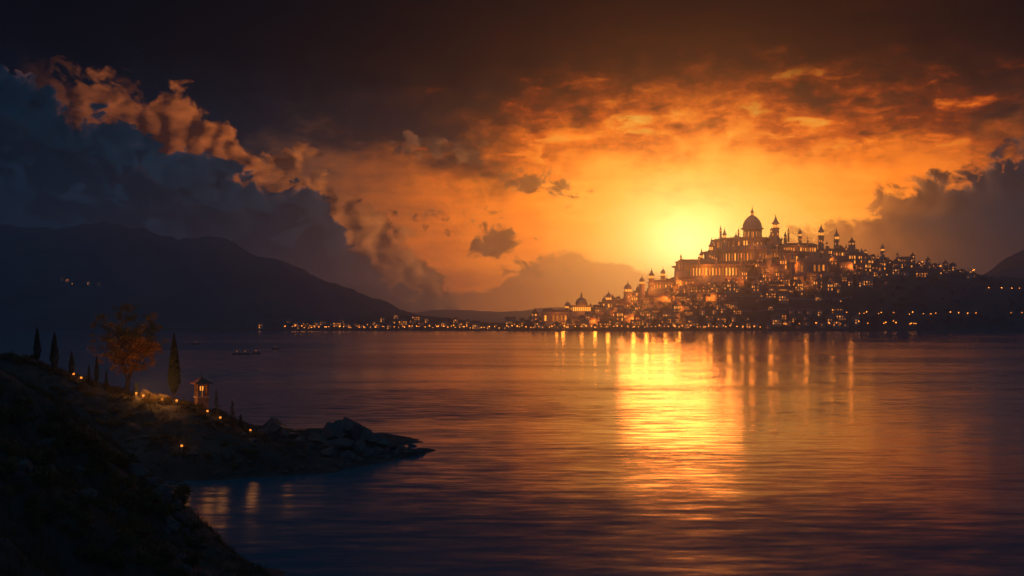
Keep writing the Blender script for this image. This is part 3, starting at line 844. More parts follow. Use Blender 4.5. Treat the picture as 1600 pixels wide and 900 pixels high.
def make_turret(i):
    th = thing('turret', None, 'turret'); n = 8
    MB().lathe([(3.0, -14), (2.9, 9)], n).build('shaft', 'stone', th)
    MB().lathe([(2.95, 9.01), (3.7, 9.5), (3.7, 10.3), (2.5, 10.5), (2.4, 14)], n).build('belfry', 'stone', th)
    if i: MB().lathe([(2.6, 14.01), (3.1, 14.6), (2.6, 16.5), (1.5, 18.3), (.5, 19.5), (.4, 21), (.05, 25)], 12).build('dome', 'lead', th, True)
    else: MB().lathe([(3.0, 14.01), (3.0, 14.6), (1.6, 18), (.6, 22), (.05, 27)], n).build('spire', 'lead', th)
    for a in (-.4, .4):
        o = MB().box(0, 0, 0, 1.1, .3, 2.4).build('window', 'winb', th); o.location = (math.sin(a) * 2.35, -math.cos(a) * 2.35, 11); o.rotation_euler[2] = a
    return th
UK = [make_turret(0), make_turret(1)]; uu = [0, 0]; tur = []
for x, y, d in ((1064, 411, 2530), (1092, 411, 2520), (1119, 411, 2505), (1158, 411, 2500), (1190, 411, 2520), (1116, 388, 2585), (1146, 389, 2545), (1180, 389, 2535), (1214, 389, 2540), (1248, 389, 2570), (1126, 368, 2625), (1154, 369, 2600), (1205, 369, 2600), (1232, 369, 2625), (1262, 380, 2600),
                (1292, 391, 2600), (1322, 398, 2600)) + tuple((x, 0, 0) for x in range(1340, 1520, 16)) + tuple((x, 0, 0) for x in range(858, 1060, 13)) + tuple((R.uniform(1020, 1340), R.uniform(425, 470), 0) for _ in range(16)):
    if d: X, Y, Z = W(x, y, d)
    else: X, Y, Z = ray_city(x, y or crest_y(x) + 4)
    k = R.randrange(2); o = UK[k] if not uu[k] else copy_tree(UK[k]); uu[k] = 1; q = R.uniform(.55, 1.0)
    o.location = (X, Y, Z - 1); o.scale = (q, q, q * R.uniform(.9, 1.25)); tur.append((x, o, k))
for i, v in enumerate(sorted(tur, key=lambda q: q[0])):
    tag(v[1], f"small turret with a {('pointed spire', 'round cap')[v[2]]}, {ordw(i + 1)} from the left on the city hill", 'turret', 'small turrets of the hill city')

# street lamps
def make_lamp():
    th = thing('street_lamp', None, 'street lamp')
    MB().lathe([(.5, -1), (.35, .3), (.16, .5), (.12, 5.2)], 6).build('post', 'iron', th)
    MB().lathe([(.3, 5.2), (.75, 5.5), (.85, 6.5), (.2, 6.9)], 6).build('lantern', 'lamp', th)
    MB().lathe([(1.0, 6.9), (.1, 7.5)], 6).build('cap', 'iron', th)
    return th
LP = make_lamp(); lamps = []
def put_lamp(px, py, s=1.0, zone=''):
    X, Y, Z = ray_city(px, py)
    o = LP if not lamps else copy_tree(LP)
    o.location = (X, Y, Z); o.scale = (s, s, s); lamps.append((px, o, zone)); return o
for i in range(62): put_lamp(440 + 350 * (i + R.random()) / 62, R.uniform(512.5, 516), R.uniform(.6, 1.15), 'on the low far shore left of town')
for i in range(56): put_lamp(790 + 400 * (i + R.random()) / 56, R.uniform(513.5, 516), R.uniform(.7, 1.3), 'along the city waterfront')
for x in (1210, 1225, 1228, 1249, 1262, 1275, 1284, 1296, 1313, 1314, 1324, 1342, 1356, 1381, 1384, 1396, 1400, 1422, 1424, 1428, 1431, 1456): put_lamp(x, 510.5, R.uniform(.8, 1.3), 'on the dark shore right of the waterfront')
for x in (1312, 1323, 1343, 1350, 1354, 1373, 1377, 1396, 1398, 1421, 1426, 1443, 1454, 1455, 1462, 1485, 1498, 1512, 1525, 1580, 1597): put_lamp(x, 494 + R.uniform(-1, 1), R.uniform(.7, 1.2), 'on the dark road above the right shore')
for a, y0, nm in ((TERR[0], 436, 'on the long pale terrace wall'), (TERR[3], 472, 'on the terrace wall below the domed towers'), (TERR[4], 451, 'on the middle terrace wall of the slope'), (TERR[6], 489, 'on the small domed palace wall')):
    for i in range(9): put_lamp(a[0] + (a[1] - a[0]) * (i + R.random()) / 9, y0 - 1, R.uniform(.6, 1.1), nm)
for x, y in ((1545, 454), (1565, 455), (1581, 455), (1593, 454), (1441, 404), (1470, 410), (1488, 413), (1491, 414), (1520, 420), (1522, 421)): put_lamp(x, y, R.uniform(.9, 1.5), 'on the right shoulder of the hill')
zs = {}
for px, o, z in sorted(lamps, key=lambda q: q[0]):
    zs[z] = zs.get(z, 0) + 1
    tag(o, f'glowing street lamp, {ordw(zs[z])} from the left {z}', 'street lamp', 'street lamps by the lake')

# lamps that light the facades; left flank ones added to imitate haze glow
for px, py, d, wts in ((1140, 430, 2490, 60000), (1175, 408, 2540, 50000), (1100, 428, 2520, 50000), (1180, 386, 2590, 30000), (1215, 410, 2540, 60000), (1250, 396, 2590, 30000), (1240, 418, 2520, 60000), (1205, 424, 2480, 40000),
                       (1300, 408, 2570, 30000), (909, 486, 2480, 14000), (870, 500, 2400, 9000), (1330, 420, 2540, 24000), (1280, 440, 2480, 14000), (1160, 440, 2470, 22000), (1090, 438, 2500, 22000), (990, 470, 2520, 40000), (1040, 468, 2500, 40000), (950, 486, 2450, 30000), (1010, 482, 2450, 40000), (1060, 484, 2430, 40000), (880, 506, 2370, 20000), (930, 504, 2380, 30000), (990, 504, 2380, 30000), (1060, 505, 2380, 30000), (1110, 470, 2450, 40000), (1150, 492, 2400, 30000), (1020, 455, 2560, 30000), (1060, 448, 2540, 40000), (1210, 455, 2470, 30000), (1260, 446, 2470, 30000), (1320, 440, 2500, 20000)):
    X, Y, Z = W(px, py, d); flood(X, Y, Z + 6, wts * (1.5 if px < 1070 else .9))

# ------------------------------------------------------------------ trees on the city hill
def clump_tree(i):
    r = random.Random(90 + i); b = MB()
    H = r.uniform(9, 13); wd = r.uniform(4.5, 7)
    if i == 3: H, wd = 15, 2.0
    for k in range(14):
        t = r.uniform(0, 6.28); q = math.sqrt(r.random()) * wd * .6; z = H * (.45 + .4 * r.random())
        c = (q * math.cos(t), q * math.sin(t), z)
        for _ in range(16):
            v = Vector((r.gauss(0, 1), r.gauss(0, 1), r.gauss(0, 1))).normalized() * r.uniform(.5, 1) * wd * .38
            b.leaf(Vector(c) + v, wd * .42, r, .8)
    b.tube([(0, 0, -2), (0, 0, H * .5)], [.5, .25], 5)
    return b.build('tree', 'needle' if i == 3 else 'leaf')
TK = [clump_tree(i) for i in range(4)]; tu = [0] * 4; trees = []
def put_tree(px, py, k, s):
    X, Y, Z = ray_city(px, py)
    for hx, hy, *_ in houses:
        if abs(hx - X) < 8 and -3 < hy + 4 - Y < 8: return
    o = TK[k] if not tu[k] else TK[k].copy()
    if tu[k]: col.objects.link(o)
    tu[k] = 1; o.location = (X, Y, Z - .5); o.scale = (s, s, s * R.uniform(.8, 1.1)); o.rotation_euler = (0, 0, R.uniform(0, 6)); trees.append((px, o, k, py))
for i in range(300):
    x = R.uniform(820, 1600); cy = crest_y(x)
    if x < 1180: y = R.uniform(max(cy + 6, 440), 515)
    else: y = R.uniform(max(cy + 2, 432), 513)
    put_tree(x, y, R.choice([0, 0, 1, 1, 2, 2, 3]), R.uniform(.6, 1.25))
band = {}
for px, o, k, py in sorted(trees, key=lambda q: q[0]):
    bn = 'near the water' if py > 497 else ('on the middle slope' if py > 470 else 'high on the slope')
    kd = 'slender dark tree' if k == 3 else 'round leafy tree'
    sd_ = 'left' if px < 1130 else 'right'
    band[(bn, kd, sd_)] = band.get((bn, kd, sd_), 0) + 1
    tag(o, f'{kd}, {ordw(band[(bn, kd, sd_)])} from the left {bn}, {sd_} half of city', 'tree', 'trees between the houses on the city hill')

# ------------------------------------------------------------------ headland
CP = []
def cp(x, y, d=None, z=None):
    if d is None: d = CAMH * FOC / (y - HOR)
    X, Y, Z = W(x, y, d); CP.append((X, Y, Z if z is None else z))
for q in ((655, 703), (600, 722), (520, 738), (420, 745), (330, 750), (250, 752), (212, 757), (240, 776), (270, 800), (300, 830), (360, 862), (440, 893), (520, 930), (600, 985)): cp(*q)
for q in ((-300, 545, 250), (-80, 552, 240), (0, 560, 236), (40, 565, 234), (60, 572, 233), (110, 592, 231), (200, 616, 230), (270, 629, 230), (315, 639, 230), (360, 661, 232), (420, 677, 236), (480, 684, 240), (545, 674, 245), (600, 695, 247), (640, 706, 248)):
    cp(*q)
    X, Y, Z = CP[-1]
    CP.append((X + 3, Y + 28, Z * .35 - 1)); CP.append((X + 6, Y + 60, -7))
for q in ((100, 650, 213), (200, 690, 208), (300, 705, 208), (400, 715, 212), (500, 720, 222), (-100, 640, 210), (0, 600, 120), (90, 645, 125), (150, 685, 132), (200, 720, 138), (240, 750, 145), (270, 782, 150),
          (0, 700, 95), (100, 760, 105), (200, 830, 115), (300, 882, 122), (0, 850, 80), (100, 905, 90), (250, 935, 100), (0, 985, 65), (150, 1000, 78), (-150, 600, 110), (-150, 800, 80), (-300, 700, 100), (-200, 1000, 55), (-300, 600, 180), (-60, 625, 170)): cp(*q)
for q in ((-75, 172, 9), (-95, 180, 13), (10, 240, -8), (0, 200, -8), (-20, 170, -6), (-38, 178, -5), (-10, 130, -7), (-5, 100, -7), (20, 160, -9), (40, 250, -10), (20, 300, -10), (-40, 310, -10), (-100, 320, -10), (-55, 185, -2), (-160, 320, -8), (-10, 60, -3), (20, 80, -8)): CP.append(q)
CP = np.array(CP, float)
def tps(r2): return np.where(r2 > 0, r2 * np.log(np.maximum(r2, 1e-9)), 0)
P2 = CP[:, :2] / 100; n = len(CP)
K = tps(((P2[:, None] - P2[None]) ** 2).sum(-1)) + np.eye(n) * 2e-4
Q = np.hstack([np.ones((n, 1)), P2]); A_ = np.block([[K, Q], [Q.T, np.zeros((3, 3))]])
SOL = np.linalg.solve(A_, np.concatenate([CP[:, 2], [0, 0, 0]]))
def tps_eval(X, Y):
    p = np.stack([np.asarray(X, float).ravel(), np.asarray(Y, float).ravel()], 1) / 100
    k = tps(((p[:, None] - P2[None]) ** 2).sum(-1))
    return k @ SOL[:n] + SOL[n] + p @ SOL[n + 1:]
GX0, GX1, GY0, GY1, GS = -190.0, 30.0, 40.0, 330.0, .9
gxs = np.arange(GX0, GX1, GS); gys = np.arange(GY0, GY1, GS)
HG = tps_eval(*np.meshgrid(gxs, gys)).reshape(len(gys), len(gxs))
HG = np.clip(HG, -10, 40)
for j in range(len(gys)):
    for i in range(len(gxs)):
        h = HG[j, i]; k = min(1, max(0, (h + 1.2) / 3))
        x, y = gxs[i], gys[j]
        HG[j, i] = h + (fbm(x / 14, y / 14, 1, 4) * 1.3 + abs(fbm(x / 5, y / 5, 8, 3)) * 1.1 + fbm(x / 2, y / 2, 3, 3) * .3) * k
def fg_h(x, y):
    i = (x - GX0) / GS; j = (y - GY0) / GS
    if i < 0 or j < 0 or i >= len(gxs) - 1 or j >= len(gys) - 1: return -8.0
    a, b = int(i), int(j); u, v = i - a, j - b
    return float((HG[b, a] * (1 - u) + HG[b, a + 1] * u) * (1 - v) + (HG[b + 1, a] * (1 - u) + HG[b + 1, a + 1] * u) * v)
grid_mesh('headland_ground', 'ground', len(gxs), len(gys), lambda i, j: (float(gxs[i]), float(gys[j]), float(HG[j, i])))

def ray_fg(x, y, lo=60, hi=300):
    d = lo; best = (1e9, lo)
    while d < hi:
        X, _, Z = W(x, y, d); g = Z - fg_h(X, d)
        if fg_h(X, d) > -.3:
            if g <= 0: return X, d, fg_h(X, d)
            if g < best[0]: best = (g, d)
        d += .6
    d = best[1]; X = (x - 800) * d / FOC
    return X, d, fg_h(X, d)

# rocks
def rock_mesh(i):
    import bmesh
    r = random.Random(300 + i); bm = bmesh.new(); bmesh.ops.create_icosphere(bm, subdivisions=5, radius=1)
    sx, sy, sz = r.uniform(.9, 1.4), r.uniform(.8, 1.1), r.uniform(.55, .85)
    cuts = []
    for _ in range(17):
        nrm = Vector((r.gauss(0, 1), r.gauss(0, 1), r.gauss(.1, .8))).normalized(); cuts.append((nrm, r.uniform(.62, 1.0)))
    for v in bm.verts:
        p = v.co.normalized(); q = p * 1.3 + Vector((i * 7, 0, 0))
        d = min([1.25] + [h / p.dot(nrm) for nrm, h in cuts if p.dot(nrm) > .2])
        d += .05 * fbm(q.x * 2.5, q.y * 2.5, q.z * 2.5, 3) - .07 * abs(fbm(q.x * 4, q.y * 4, q.z * 4, 3))
        v.co = Vector((p.x * sx, p.y * sy, p.z * sz)) * d
    me = bpy.data.meshes.new('rock'); bm.to_mesh(me); bm.free(); me.materials.append(M['rock'])
    return me
RM = [rock_mesh(i) for i in range(6)]
rocks = []
def put_rock(px, py, size_px, k=None, sink=.3, zone='on the headland', lo=60, hi=300):
    X, Y, Z = ray_fg(px, py, lo, hi); s = size_px * Y / FOC / 2
    o = bpy.data.objects.new('rock', RM[R.randrange(6) if k is None else k]); col.objects.link(o)
    o.location = (X, Y, max(Z, -.4) + s * (.5 - sink)); o.scale = (s, s, s * R.uniform(.8, 1.15)); o.rotation_euler = (R.uniform(-.3, .3), R.uniform(-.3, .3), R.uniform(0, 6.28))
    rocks.append((px, o, zone)); return o
# the mound on the point
for x, y, s in ((545, 682, 58), (520, 684, 46), (500, 690, 34), (565, 686, 44), (585, 694, 34), (600, 698, 28), (612, 702, 24), (626, 704, 18), (640, 705, 12), (652, 705, 9), (664, 704, 7), (535, 700, 40), (560, 704, 36), (590, 709, 26), (575, 712, 24), (545, 716, 28), (515, 712, 30), (485, 702, 22), (530, 668, 24), (548, 664, 20), (620, 712, 14), (605, 716, 14), (560, 722, 16), (633, 709, 9)):
    put_rock(x, y, s, zone='on the rocky point', lo=190)
for x, y, s in ((425, 676, 40), (440, 680, 30), (410, 682, 26), (455, 684, 20), (470, 690, 18), (395, 690, 16), (380, 684, 12), (436, 668, 18), (420, 668, 16)): put_rock(x, y, s, zone='in the low outcrop before the point', lo=190)
for i in range(30):
    x = R.uniform(500, 660); put_rock(x, interp(x, [(500, 676), (545, 664), (600, 692), (660, 703)]) + R.uniform(2, 34) * (1 - (x - 500) / 200), R.uniform(5, 15), zone='among the boulders of the rocky point', lo=190)
for i in range(26):
    x = R.uniform(330, 640); put_rock(x, interp(x, [(330, 745), (420, 742), (520, 735), (640, 712)]) - R.uniform(0, 6), R.uniform(4, 12), zone='along the front waterline of the headland', lo=180)
for i in range(22):
    t = R.random(); put_rock(180 + t * 230, 690 + t * 35 + R.uniform(-12, 12), R.uniform(4, 11), zone='scattered on the slope under the lantern pavilion', lo=180)
for x, y, s in ((250, 782, 46), (268, 792, 36), (235, 764, 40), (280, 812, 28), (215, 745, 34), (196, 728, 26), (262, 820, 34), (288, 835, 22), (300, 848, 18), (318, 858, 16), (340, 866, 14), (360, 872, 12)): put_rock(x, y, s, zone='on the near bank cliff', hi=175)
for i in range(24):
    t = R.random(); put_rock(20 + t * 330, 640 + t * 240 + R.uniform(0, 120), R.uniform(10, 34), zone='on the dark near bank', sink=.5, hi=170)
cnt = {}
for px, o, z in sorted(rocks, key=lambda q: q[0]):
    cnt[z] = cnt.get(z, 0) + 1
    tag(o, f'rough dark rock, {ordw(cnt[z])} from the left {z}', 'rock', 'rocks ' + z)

# bushes
def bush_mesh(i):
    r = random.Random(500 + i); b = MB()
    for k in range(12):
        t = r.uniform(0, 6.28); q = math.sqrt(r.random()) * .75
        c = Vector((q * math.cos(t), q * math.sin(t), r.uniform(.15, .75) * (1.1 - q * .6)))
        rad = r.uniform(.22, .42)
        for _ in range(60):
            v = Vector((r.gauss(0, 1), r.gauss(0, 1), r.gauss(0, 1))).normalized() * rad * r.uniform(.55, 1.05)
            b.leaf(c + v, r.uniform(.11, .2), r, .6)
        b.tube([(0, 0, -.2), tuple(c * .6), tuple(c)], [.04, .025, .01], 4)
    me = b.build('bush', 'leaf'); d = me.data; bpy.data.objects.remove(me); return d
BM = [bush_mesh(i) for i in range(5)]
bushes = []
def put_bush(px, py, size_px, zone, lo=60, hi=300):
    X, Y, Z = ray_fg(px, py, lo, hi); s = size_px * Y / FOC / 2
    o = bpy.data.objects.new('bush', BM[R.randrange(5)]); col.objects.link(o)
    o.location = (X, Y, Z - s * .1); o.scale = (s * R.uniform(.9, 1.3), s, s * R.uniform(.8, 1.2)); o.rotation_euler = (0, 0, R.uniform(0, 6.28))
    bushes.append((px, o, zone)); return o
RP = [(0, 558), (40, 562), (60, 570), (110, 590), (200, 614), (270, 628), (315, 638), (360, 660), (420, 676)]
for i in range(16): x = R.uniform(0, 62); put_bush(x, interp(x, RP) + R.uniform(-6, 8), R.uniform(14, 28), 'on the hump at the far left of the ridge', 180)
for i in range(44):
    x = R.uniform(62, 300); put_bush(x, interp(x, RP) + R.uniform(-1, 10), R.uniform(7, 18), 'on the ridge between the cypresses and the lantern pavilion', 180)
for x, y, s in ((180, 612, 22), (190, 614, 18), (172, 612, 16), (250, 626, 26), (258, 628, 22), (240, 626, 20), (230, 622, 24), (292, 634, 18)): put_bush(x, y, s, 'at the foot of the broad tree', 180)
for i in range(30):
    x = R.uniform(300, 420); put_bush(x, interp(x, RP) + R.uniform(-2, 16), R.uniform(7, 18), 'on the ridge right of the lantern pavilion', 180)
for i in range(75):
    x = R.uniform(20, 400); put_bush(x, interp(x, RP) + R.uniform(12, 85), R.uniform(6, 20), 'down the slope below the ridge', 180)
for i in range(130):
    t = R.random(); q = R.random() ** 1.6 * 190; put_bush(t * 310 - 10, 604 + t * 190 + q, R.uniform(18, 56), 'along the top edge of the dark near bank' if q < 40 else 'low on the dark near bank', hi=170)
cnt = {}
for px, o, z in sorted(bushes, key=lambda q: q[0]):
    cnt[z] = cnt.get(z, 0) + 1
    tag(o, f'leafy bush, {ordw(cnt[z])} from the left {z}', 'bush', 'bushes ' + z)

def grass():
    r = random.Random(77); b = MB()
    for _ in range(30000):
        if r.random() < .55:
            x, d = r.uniform(-60, 420), r.uniform(62, 178)
        else: x, d = r.uniform(-60, 480), r.uniform(178, 250)
        X = (x - 800) * d / FOC; Z = fg_h(X, d)
        if Z < .5 or fbm(X / 6, d / 6, 3, 3) < -.12: continue
        s = r.uniform(.5, 1.0)
        for k in range(5):
            a = r.uniform(0, 6.28); h = s * r.uniform(.4, 1.0); lean = r.uniform(.1, .6) * h
            px, py = X + r.gauss(0, .25), d + r.gauss(0, .25); w = .05 * s
            b.add([(px - w * math.sin(a), py + w * math.cos(a), Z - .1), (px + w * math.sin(a), py - w * math.cos(a), Z - .1), (px + lean * math.cos(a), py + lean * math.sin(a), Z + h)], [(0, 1, 2)])
    tag(b.build('dry_grass', 'grass'), kind='stuff')
grass()

# broad tree
def broad_tree(px, py, ptop, wpx):
    X, Y, Z = ray_fg(px, py, 180)
    H = (CAMH - (ptop - HOR) * Y / FOC) - Z; wd = wpx * Y / FOC
    th = thing('broad_tree', 'wide crowned tree with orange lit leaves between two dark cypresses', 'tree', (X, Y, Z))
    r = random.Random(4); tb = MB(); tips = []
    def limb(p, d, L, rad, lev):
        pts = [p]; rr = [rad]
        for i in range(5):
            d = (d + Vector((r.gauss(0, .16), r.gauss(0, .16), r.gauss(.03, .10)))).normalized()
            pts.append(pts[-1] + d * L / 5); rr.append(rad * (1 - .13 * (i + 1)))
            if lev >= 2 or i > 2: tips.append((pts[-1].copy(), lev))
        tb.tube(pts, rr, 7 if lev < 2 else 5)
        if lev < 4:
            for k in range(3 if lev else 7):
                i = r.randint(2, 5); a = r.uniform(0, 6.28)
                out = Vector((math.cos(a), math.sin(a), r.uniform(.05, .75) if lev else r.uniform(.15, .9)))
                limb(pts[i], (d * .55 + out * .75).normalized(), L * r.uniform(.58, .8), rr[i] * .62, lev + 1)
    limb(Vector((0, 0, -.6)), Vector((.03, 0, 1)), H * .40, H * .032, 0)
    cz = H * .62
    def inside(p): return (p.x / (wd * .5)) ** 2 + (p.y / (wd * .45)) ** 2 + ((p.z - cz) / (H * .40)) ** 2 < 1
    tb.build('trunk', 'bark', th, True)
    lf = MB()
    tips2 = [t for t, l in tips if inside(t)]
    cl = [fbm(t.x * .35, t.y * .35, t.z * .35, 2) for t in tips2]
    for t, c in zip(tips2, cl):
        nl = 16 if c > -.05 else 5
        for _ in range(nl):
            q = t + Vector((r.gauss(0, .42), r.gauss(0, .42), r.gauss(0, .34)))
            lf.leaf(q, r.uniform(.22, .42), r, .6)
    # clumps that fill the crown unevenly
    for _ in range(330):
        a, q, zz = r.uniform(0, 6.28), r.random() ** .45, r.uniform(-1, 1)
        c = Vector((q * math.cos(a) * wd * .5 * math.sqrt(1 - zz * zz), q * math.sin(a) * wd * .45 * math.sqrt(1 - zz * zz), cz + zz * H * .39))
        if fbm(c.x * .28 + 3, c.y * .28, c.z * .28, 3) < -.03: continue
        for _ in range(30):
            lf.leaf(c + Vector((r.gauss(0, .42), r.gauss(0, .42), r.gauss(0, .28))), r.uniform(.3, .58), r, .6)
    lf.build('crown', 'leafwarm', th)
broad_tree(198, 612, 478, 122)

def cypress(px, py, ptop, wpx, label, full=1.0):
    X, Y, Z = ray_fg(px, py, 180); H = (CAMH - (ptop - HOR) * Y / FOC) - Z; w = wpx * Y / FOC
    th = thing('cypress', label, 'tree', (X, Y, Z), 0, 'cypresses on the headland ridge')
    r = random.Random(int(px) * 3); b = MB()
    MB().tube([(0, 0, -.5), (0, 0, H * .12), (0, 0, H * .8)], [w * .09, w * .07, w * .02], 6).build('trunk', 'bark', th)
    N = int(4200 * full)
    for _ in range(N):
        t = r.random() ** .85
        prof = (math.sin(min(1, t / .32) * math.pi / 2) ** .8) * (1 - max(0, (t - .32) / .68)) ** .75
        a = r.uniform(0, 6.28); lump = 1 + .16 * mnoise.noise(Vector((math.cos(a) * 2, math.sin(a) * 2, t * H * .9)))
        q = w * .5 * prof * lump * r.uniform(.62, 1.06)
        z = H * (.06 + .94 * t)
        p = Vector((q * math.cos(a), q * math.sin(a), z))
        d = Vector((math.cos(a) * .45, math.sin(a) * .45, 1)).normalized(); u = d.orthogonal(); u.rotate(Matrix.Rotation(r.uniform(0, 6.28), 3, d))
        L = r.uniform(.3, .6) * (H / 12 + .35) * .7
        b.add([p - d * L * .5, p + u * L * .16, p + d * L * .5, p - u * L * .16], [(0, 1, 2, 3)])
    b.build('crown', 'needle', th)
cypress(272, 624, 523, 19, 'tallest cypress standing alone right of the broad tree')
cypress(58, 566, 512, 11, 'slim cypress farthest left on the ridge', .6)
cypress(85, 581, 520, 13, 'second cypress from the left, a little stouter', .6)
cypress(112, 588, 549, 9, 'short cypress third from the left', .4)
cypress(139, 600, 570, 5, 'thin young cypress left of the broad tree, nearest the short cypress', .25)
cypress(151, 602, 556, 7, 'thin cypress taller of the close pair left of the broad tree', .3)
cypress(166, 606, 578, 5, 'lowest thin cypress next to the trunk of the broad tree', .25)

def conifer(px, py, ptop, wpx, label):
    X, Y, Z = ray_fg(px, py, 180); H = (CAMH - (ptop - HOR) * Y / FOC) - Z; w = wpx * Y / FOC
    th = thing('conifer', label, 'tree', (X, Y, Z), 0, 'small conifers right of the pavilion')
    r = random.Random(int(px)); b = MB()
    MB().tube([(0, 0, -.4), (0, 0, H)], [w * .05, .01], 5).build('trunk', 'bark', th)
    nl = 11
    for l in range(nl):
        t = (l + .5) / nl; rad = w * .5 * (1 - t) ** .9 + .06
        for k in range(11):
            a = r.uniform(0, 6.28); L = rad * r.uniform(.65, 1.15); z = H * (.08 + .92 * t)
            for q in range(7):
                f = (q + .5) / 7
                b.leaf((math.cos(a) * L * f, math.sin(a) * L * f, z - L * f * .25 + r.gauss(0, .05)), r.uniform(.22, .4), r, .4)
    b.build('crown', 'needle', th)
conifer(338, 650, 609, 14, 'taller small conifer just right of the lantern pavilion')
conifer(363, 664, 626, 18, 'shorter broad conifer on the slope right of the pavilion')
conifer(376, 668, 648, 9, 'tiny conifer lowest on the slope right of the pavilion')
conifer(213, 618, 596, 10, 'sapling conifer in the shade behind the broad tree')

# lantern pavilion
def pavilion():
    X, Y, Z = ray_fg(315, 637, 180); k = Y / FOC
    th = thing('lantern_pavilion', 'small square pavilion glowing from within on the headland ridge', 'pavilion', (X, Y, Z), math.radians(33))
    w = 2.3; hb = 15 * k; ho = 19 * k; hr = 11 * k
    ba = MB().box(0, 0, -1.2, w, w, 1.2 + hb).build('base', 'brick', th)
    MB().box(0, 0, hb + .003, w + .35, w + .35, .22).build('ledge', 'stone', th)
    z0 = hb + .226
    for i in range(4):
        for j in range(4):
            if i in (0, 3) or j in (0, 3):
                x, y = -w / 2 + .17 + (w - .34) * i / 3, -w / 2 + .17 + (w - .34) * j / 3
                big = i in (0, 3) and j in (0, 3)
                b = MB(); b.box(0, 0, 0, .34 if big else .17, .34 if big else .17, ho)
                o = b.build('post', 'brick', th); o.location = (x, y, z0)
    # the far and left sides are half closed by screens
    MB().box(-w / 2 + .05, 0, z0, .08, w - .7, ho * .45).build('screen', 'wood', th)
    z1 = z0 + ho
    MB().box(0, 0, z1 + .003, w + .2, w + .2, .25).build('beam', 'stone', th)
    b = MB(); s1, s2, s3 = (w + 1.5) / 2, w * .32, .1
    pr = [(s1, z1 + .1), (s1, z1 + .28), (s1 * .62, z1 + hr * .45), (s2, z1 + hr * .72), (s3, z1 + hr)]
    rf = b.lathe([(r_ * 1.414, z) for r_, z in pr], 4, rot=math.pi / 4).build('roof', 'tile', th)
    MB().lathe([(.12, z1 + hr), (.2, z1 + hr + .2), (.06, z1 + hr + .4), (.02, z1 + hr + 1.0)], 8).build('finial', 'iron', rf)
    MB().lathe([(.12, z0), (.12, z0 + ho * .45), (.34, z0 + ho * .5), (.38, z0 + ho * .8), (.1, z0 + ho * .86)], 10).build('lamp', 'lant', th)
    flood(.0, 0, z0 + ho * .93, 60, th).data.shadow_soft_size = .6
    flood(.75, -.75, z0 + ho * .5, 30, th).data.shadow_soft_size = .6
pavilion()

# garden lanterns; added lights float above them to brighten bushes and tree crown
def make_garden():
    th = thing('garden_lantern', None, 'lantern')
    MB().box(0, 0, -.4, .3, .3, .75).build('foot', 'stone2', th)
    MB().box(0, 0, .352, .34, .34, .36).build('glass', 'lant', th)
    MB().pyr(0, 0, .716, .55, .55, .25).build('cap', 'iron', th)
    gl_ = flood(0.3, -.1, 2.0, 75, th).data; gl_.shadow_soft_size = 1.0; gl_.color = (1, .34, .06)  # fill light added well above the glass
    return th
GL = make_garden()
for i, (x, y, lb) in enumerate(((116, 588, 'small stone lantern glowing beside the short cypress'), (128, 594, 'small stone lantern right of the short cypress'), (225, 622, 'small stone lantern midway between the broad trunk and the tallest cypress'),
                                (214, 619, 'small stone lantern just right of the broad trunk'), (254, 629, 'small stone lantern in bushes left of the tallest cypress'), (277, 630, 'small stone lantern at the foot of the tallest cypress'),
                                (325, 646, 'small stone lantern at the right foot of the pavilion'), (345, 656, 'small stone lantern between the two taller conifers'), (392, 676, 'added small stone lantern on the slope left of the low outcrop'), (448, 678, 'added small stone lantern behind the low outcrop'), (285, 702, 'added small stone lantern alone on the slope below the pavilion'))):  # outcrop and lower slope lanterns added to put orange light on the ground
    o = GL if i == 0 else copy_tree(GL)
    X, Y, Z = ray_fg(x, y, 180); o.location = (X, Y - .4, Z)
    for ch in o.children:
        if ch.type == 'LIGHT' and x in (225, 254): ch.data = ch.data.copy(); ch.data.energy = 2000; ch.data.shadow_soft_size = 1.6; ch.location.z = 2.4  # stronger fill added above these two for the tree crown
        elif ch.type == 'LIGHT' and x in (592, 612, 285, 448): ch.data = ch.data.copy(); ch.data.energy = 70
    tag(o, lb, 'lantern', 'garden lanterns on the ridge')

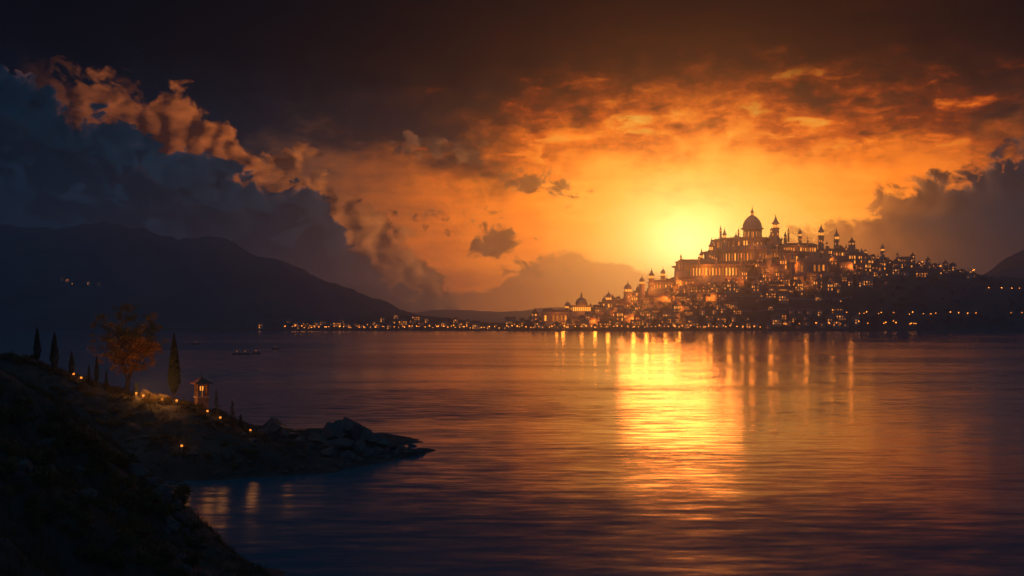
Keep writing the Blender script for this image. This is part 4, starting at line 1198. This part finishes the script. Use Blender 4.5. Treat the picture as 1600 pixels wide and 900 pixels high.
# small boats with lanterns on the lake
def make_boat():
    th = thing('rowing_boat', None, 'boat')
    b = MB(); L, w = 7, 2.0; secs = []
    for i in range(9):
        t = i / 8 * 2 - 1; q = w / 2 * (1 - abs(t) ** 2.4) + .02; h = .75 + .35 * t * t
        secs.append([(t * L / 2, -q, h), (t * L / 2, -q * .6, 0), (t * L / 2, 0, -.15), (t * L / 2, q * .6, 0), (t * L / 2, q, h), (t * L / 2, q * .86, h - .04), (t * L / 2, 0, .1), (t * L / 2, -q * .86, h - .04)])
    vs = [p for s_ in secs for p in s_]
    fs = [(i * 8 + k, i * 8 + (k + 1) % 8, i * 8 + 8 + (k + 1) % 8, i * 8 + 8 + k) for i in range(8) for k in range(8)]
    b.add(vs, fs).build('hull', 'wood', th)
    for x in (-1.3, 1.3): MB().box(x, 0, .45, .4, 1.5, .06).build('thwart', 'wood', th)
    MB().tube([(2.2, 0, .2), (2.2, 0, 2.2)], [.06, .05], 6).build('lamp_post', 'wood', th)
    MB().lathe([(.12, 2.2), (.28, 2.35), (.28, 2.75), (.05, 2.95)], 8).build('lantern', 'wind', th)
    return th
BT = make_boat()
for i, (x, y, lb) in enumerate(((370, 554, 'rowing boat with a lantern, left of a row of three on the lake'), (383, 554, 'rowing boat with a lantern, middle of a row of three on the lake'), (400, 553, 'rowing boat with a lantern, right of a row of three on the lake'),
                                (306, 538, 'lone rowing boat with a lantern off the tallest cypress'), (430, 546, 'rowing boat with a lantern nearest the far shore lights'))):
    o = BT if i == 0 else copy_tree(BT); d = CAMH * FOC / (y - HOR)
    o.location = ((x - 800) * d / FOC, d, -.05); o.rotation_euler = (0, 0, R.uniform(-.6, .6)); o.scale = (1.1, 1.1, 1.1); tag(o, lb, 'boat', 'rowing boats with lanterns')

# ------------------------------------------------------------------ render settings
sc.view_settings.view_transform = 'Standard'; sc.view_settings.look = 'None'
sc.view_settings.exposure = 0; sc.view_settings.gamma = 1
cy = sc.cycles
cy.use_denoising = True
try: cy.denoiser = 'OPENIMAGEDENOISE'
except Exception: pass
cy.max_bounces = 5; cy.diffuse_bounces = 2; cy.glossy_bounces = 3; cy.transmission_bounces = 2; cy.volume_bounces = 0; cy.transparent_max_bounces = 4
cy.sample_clamp_indirect = 4.0
cy.use_adaptive_sampling = True; cy.adaptive_threshold = .01
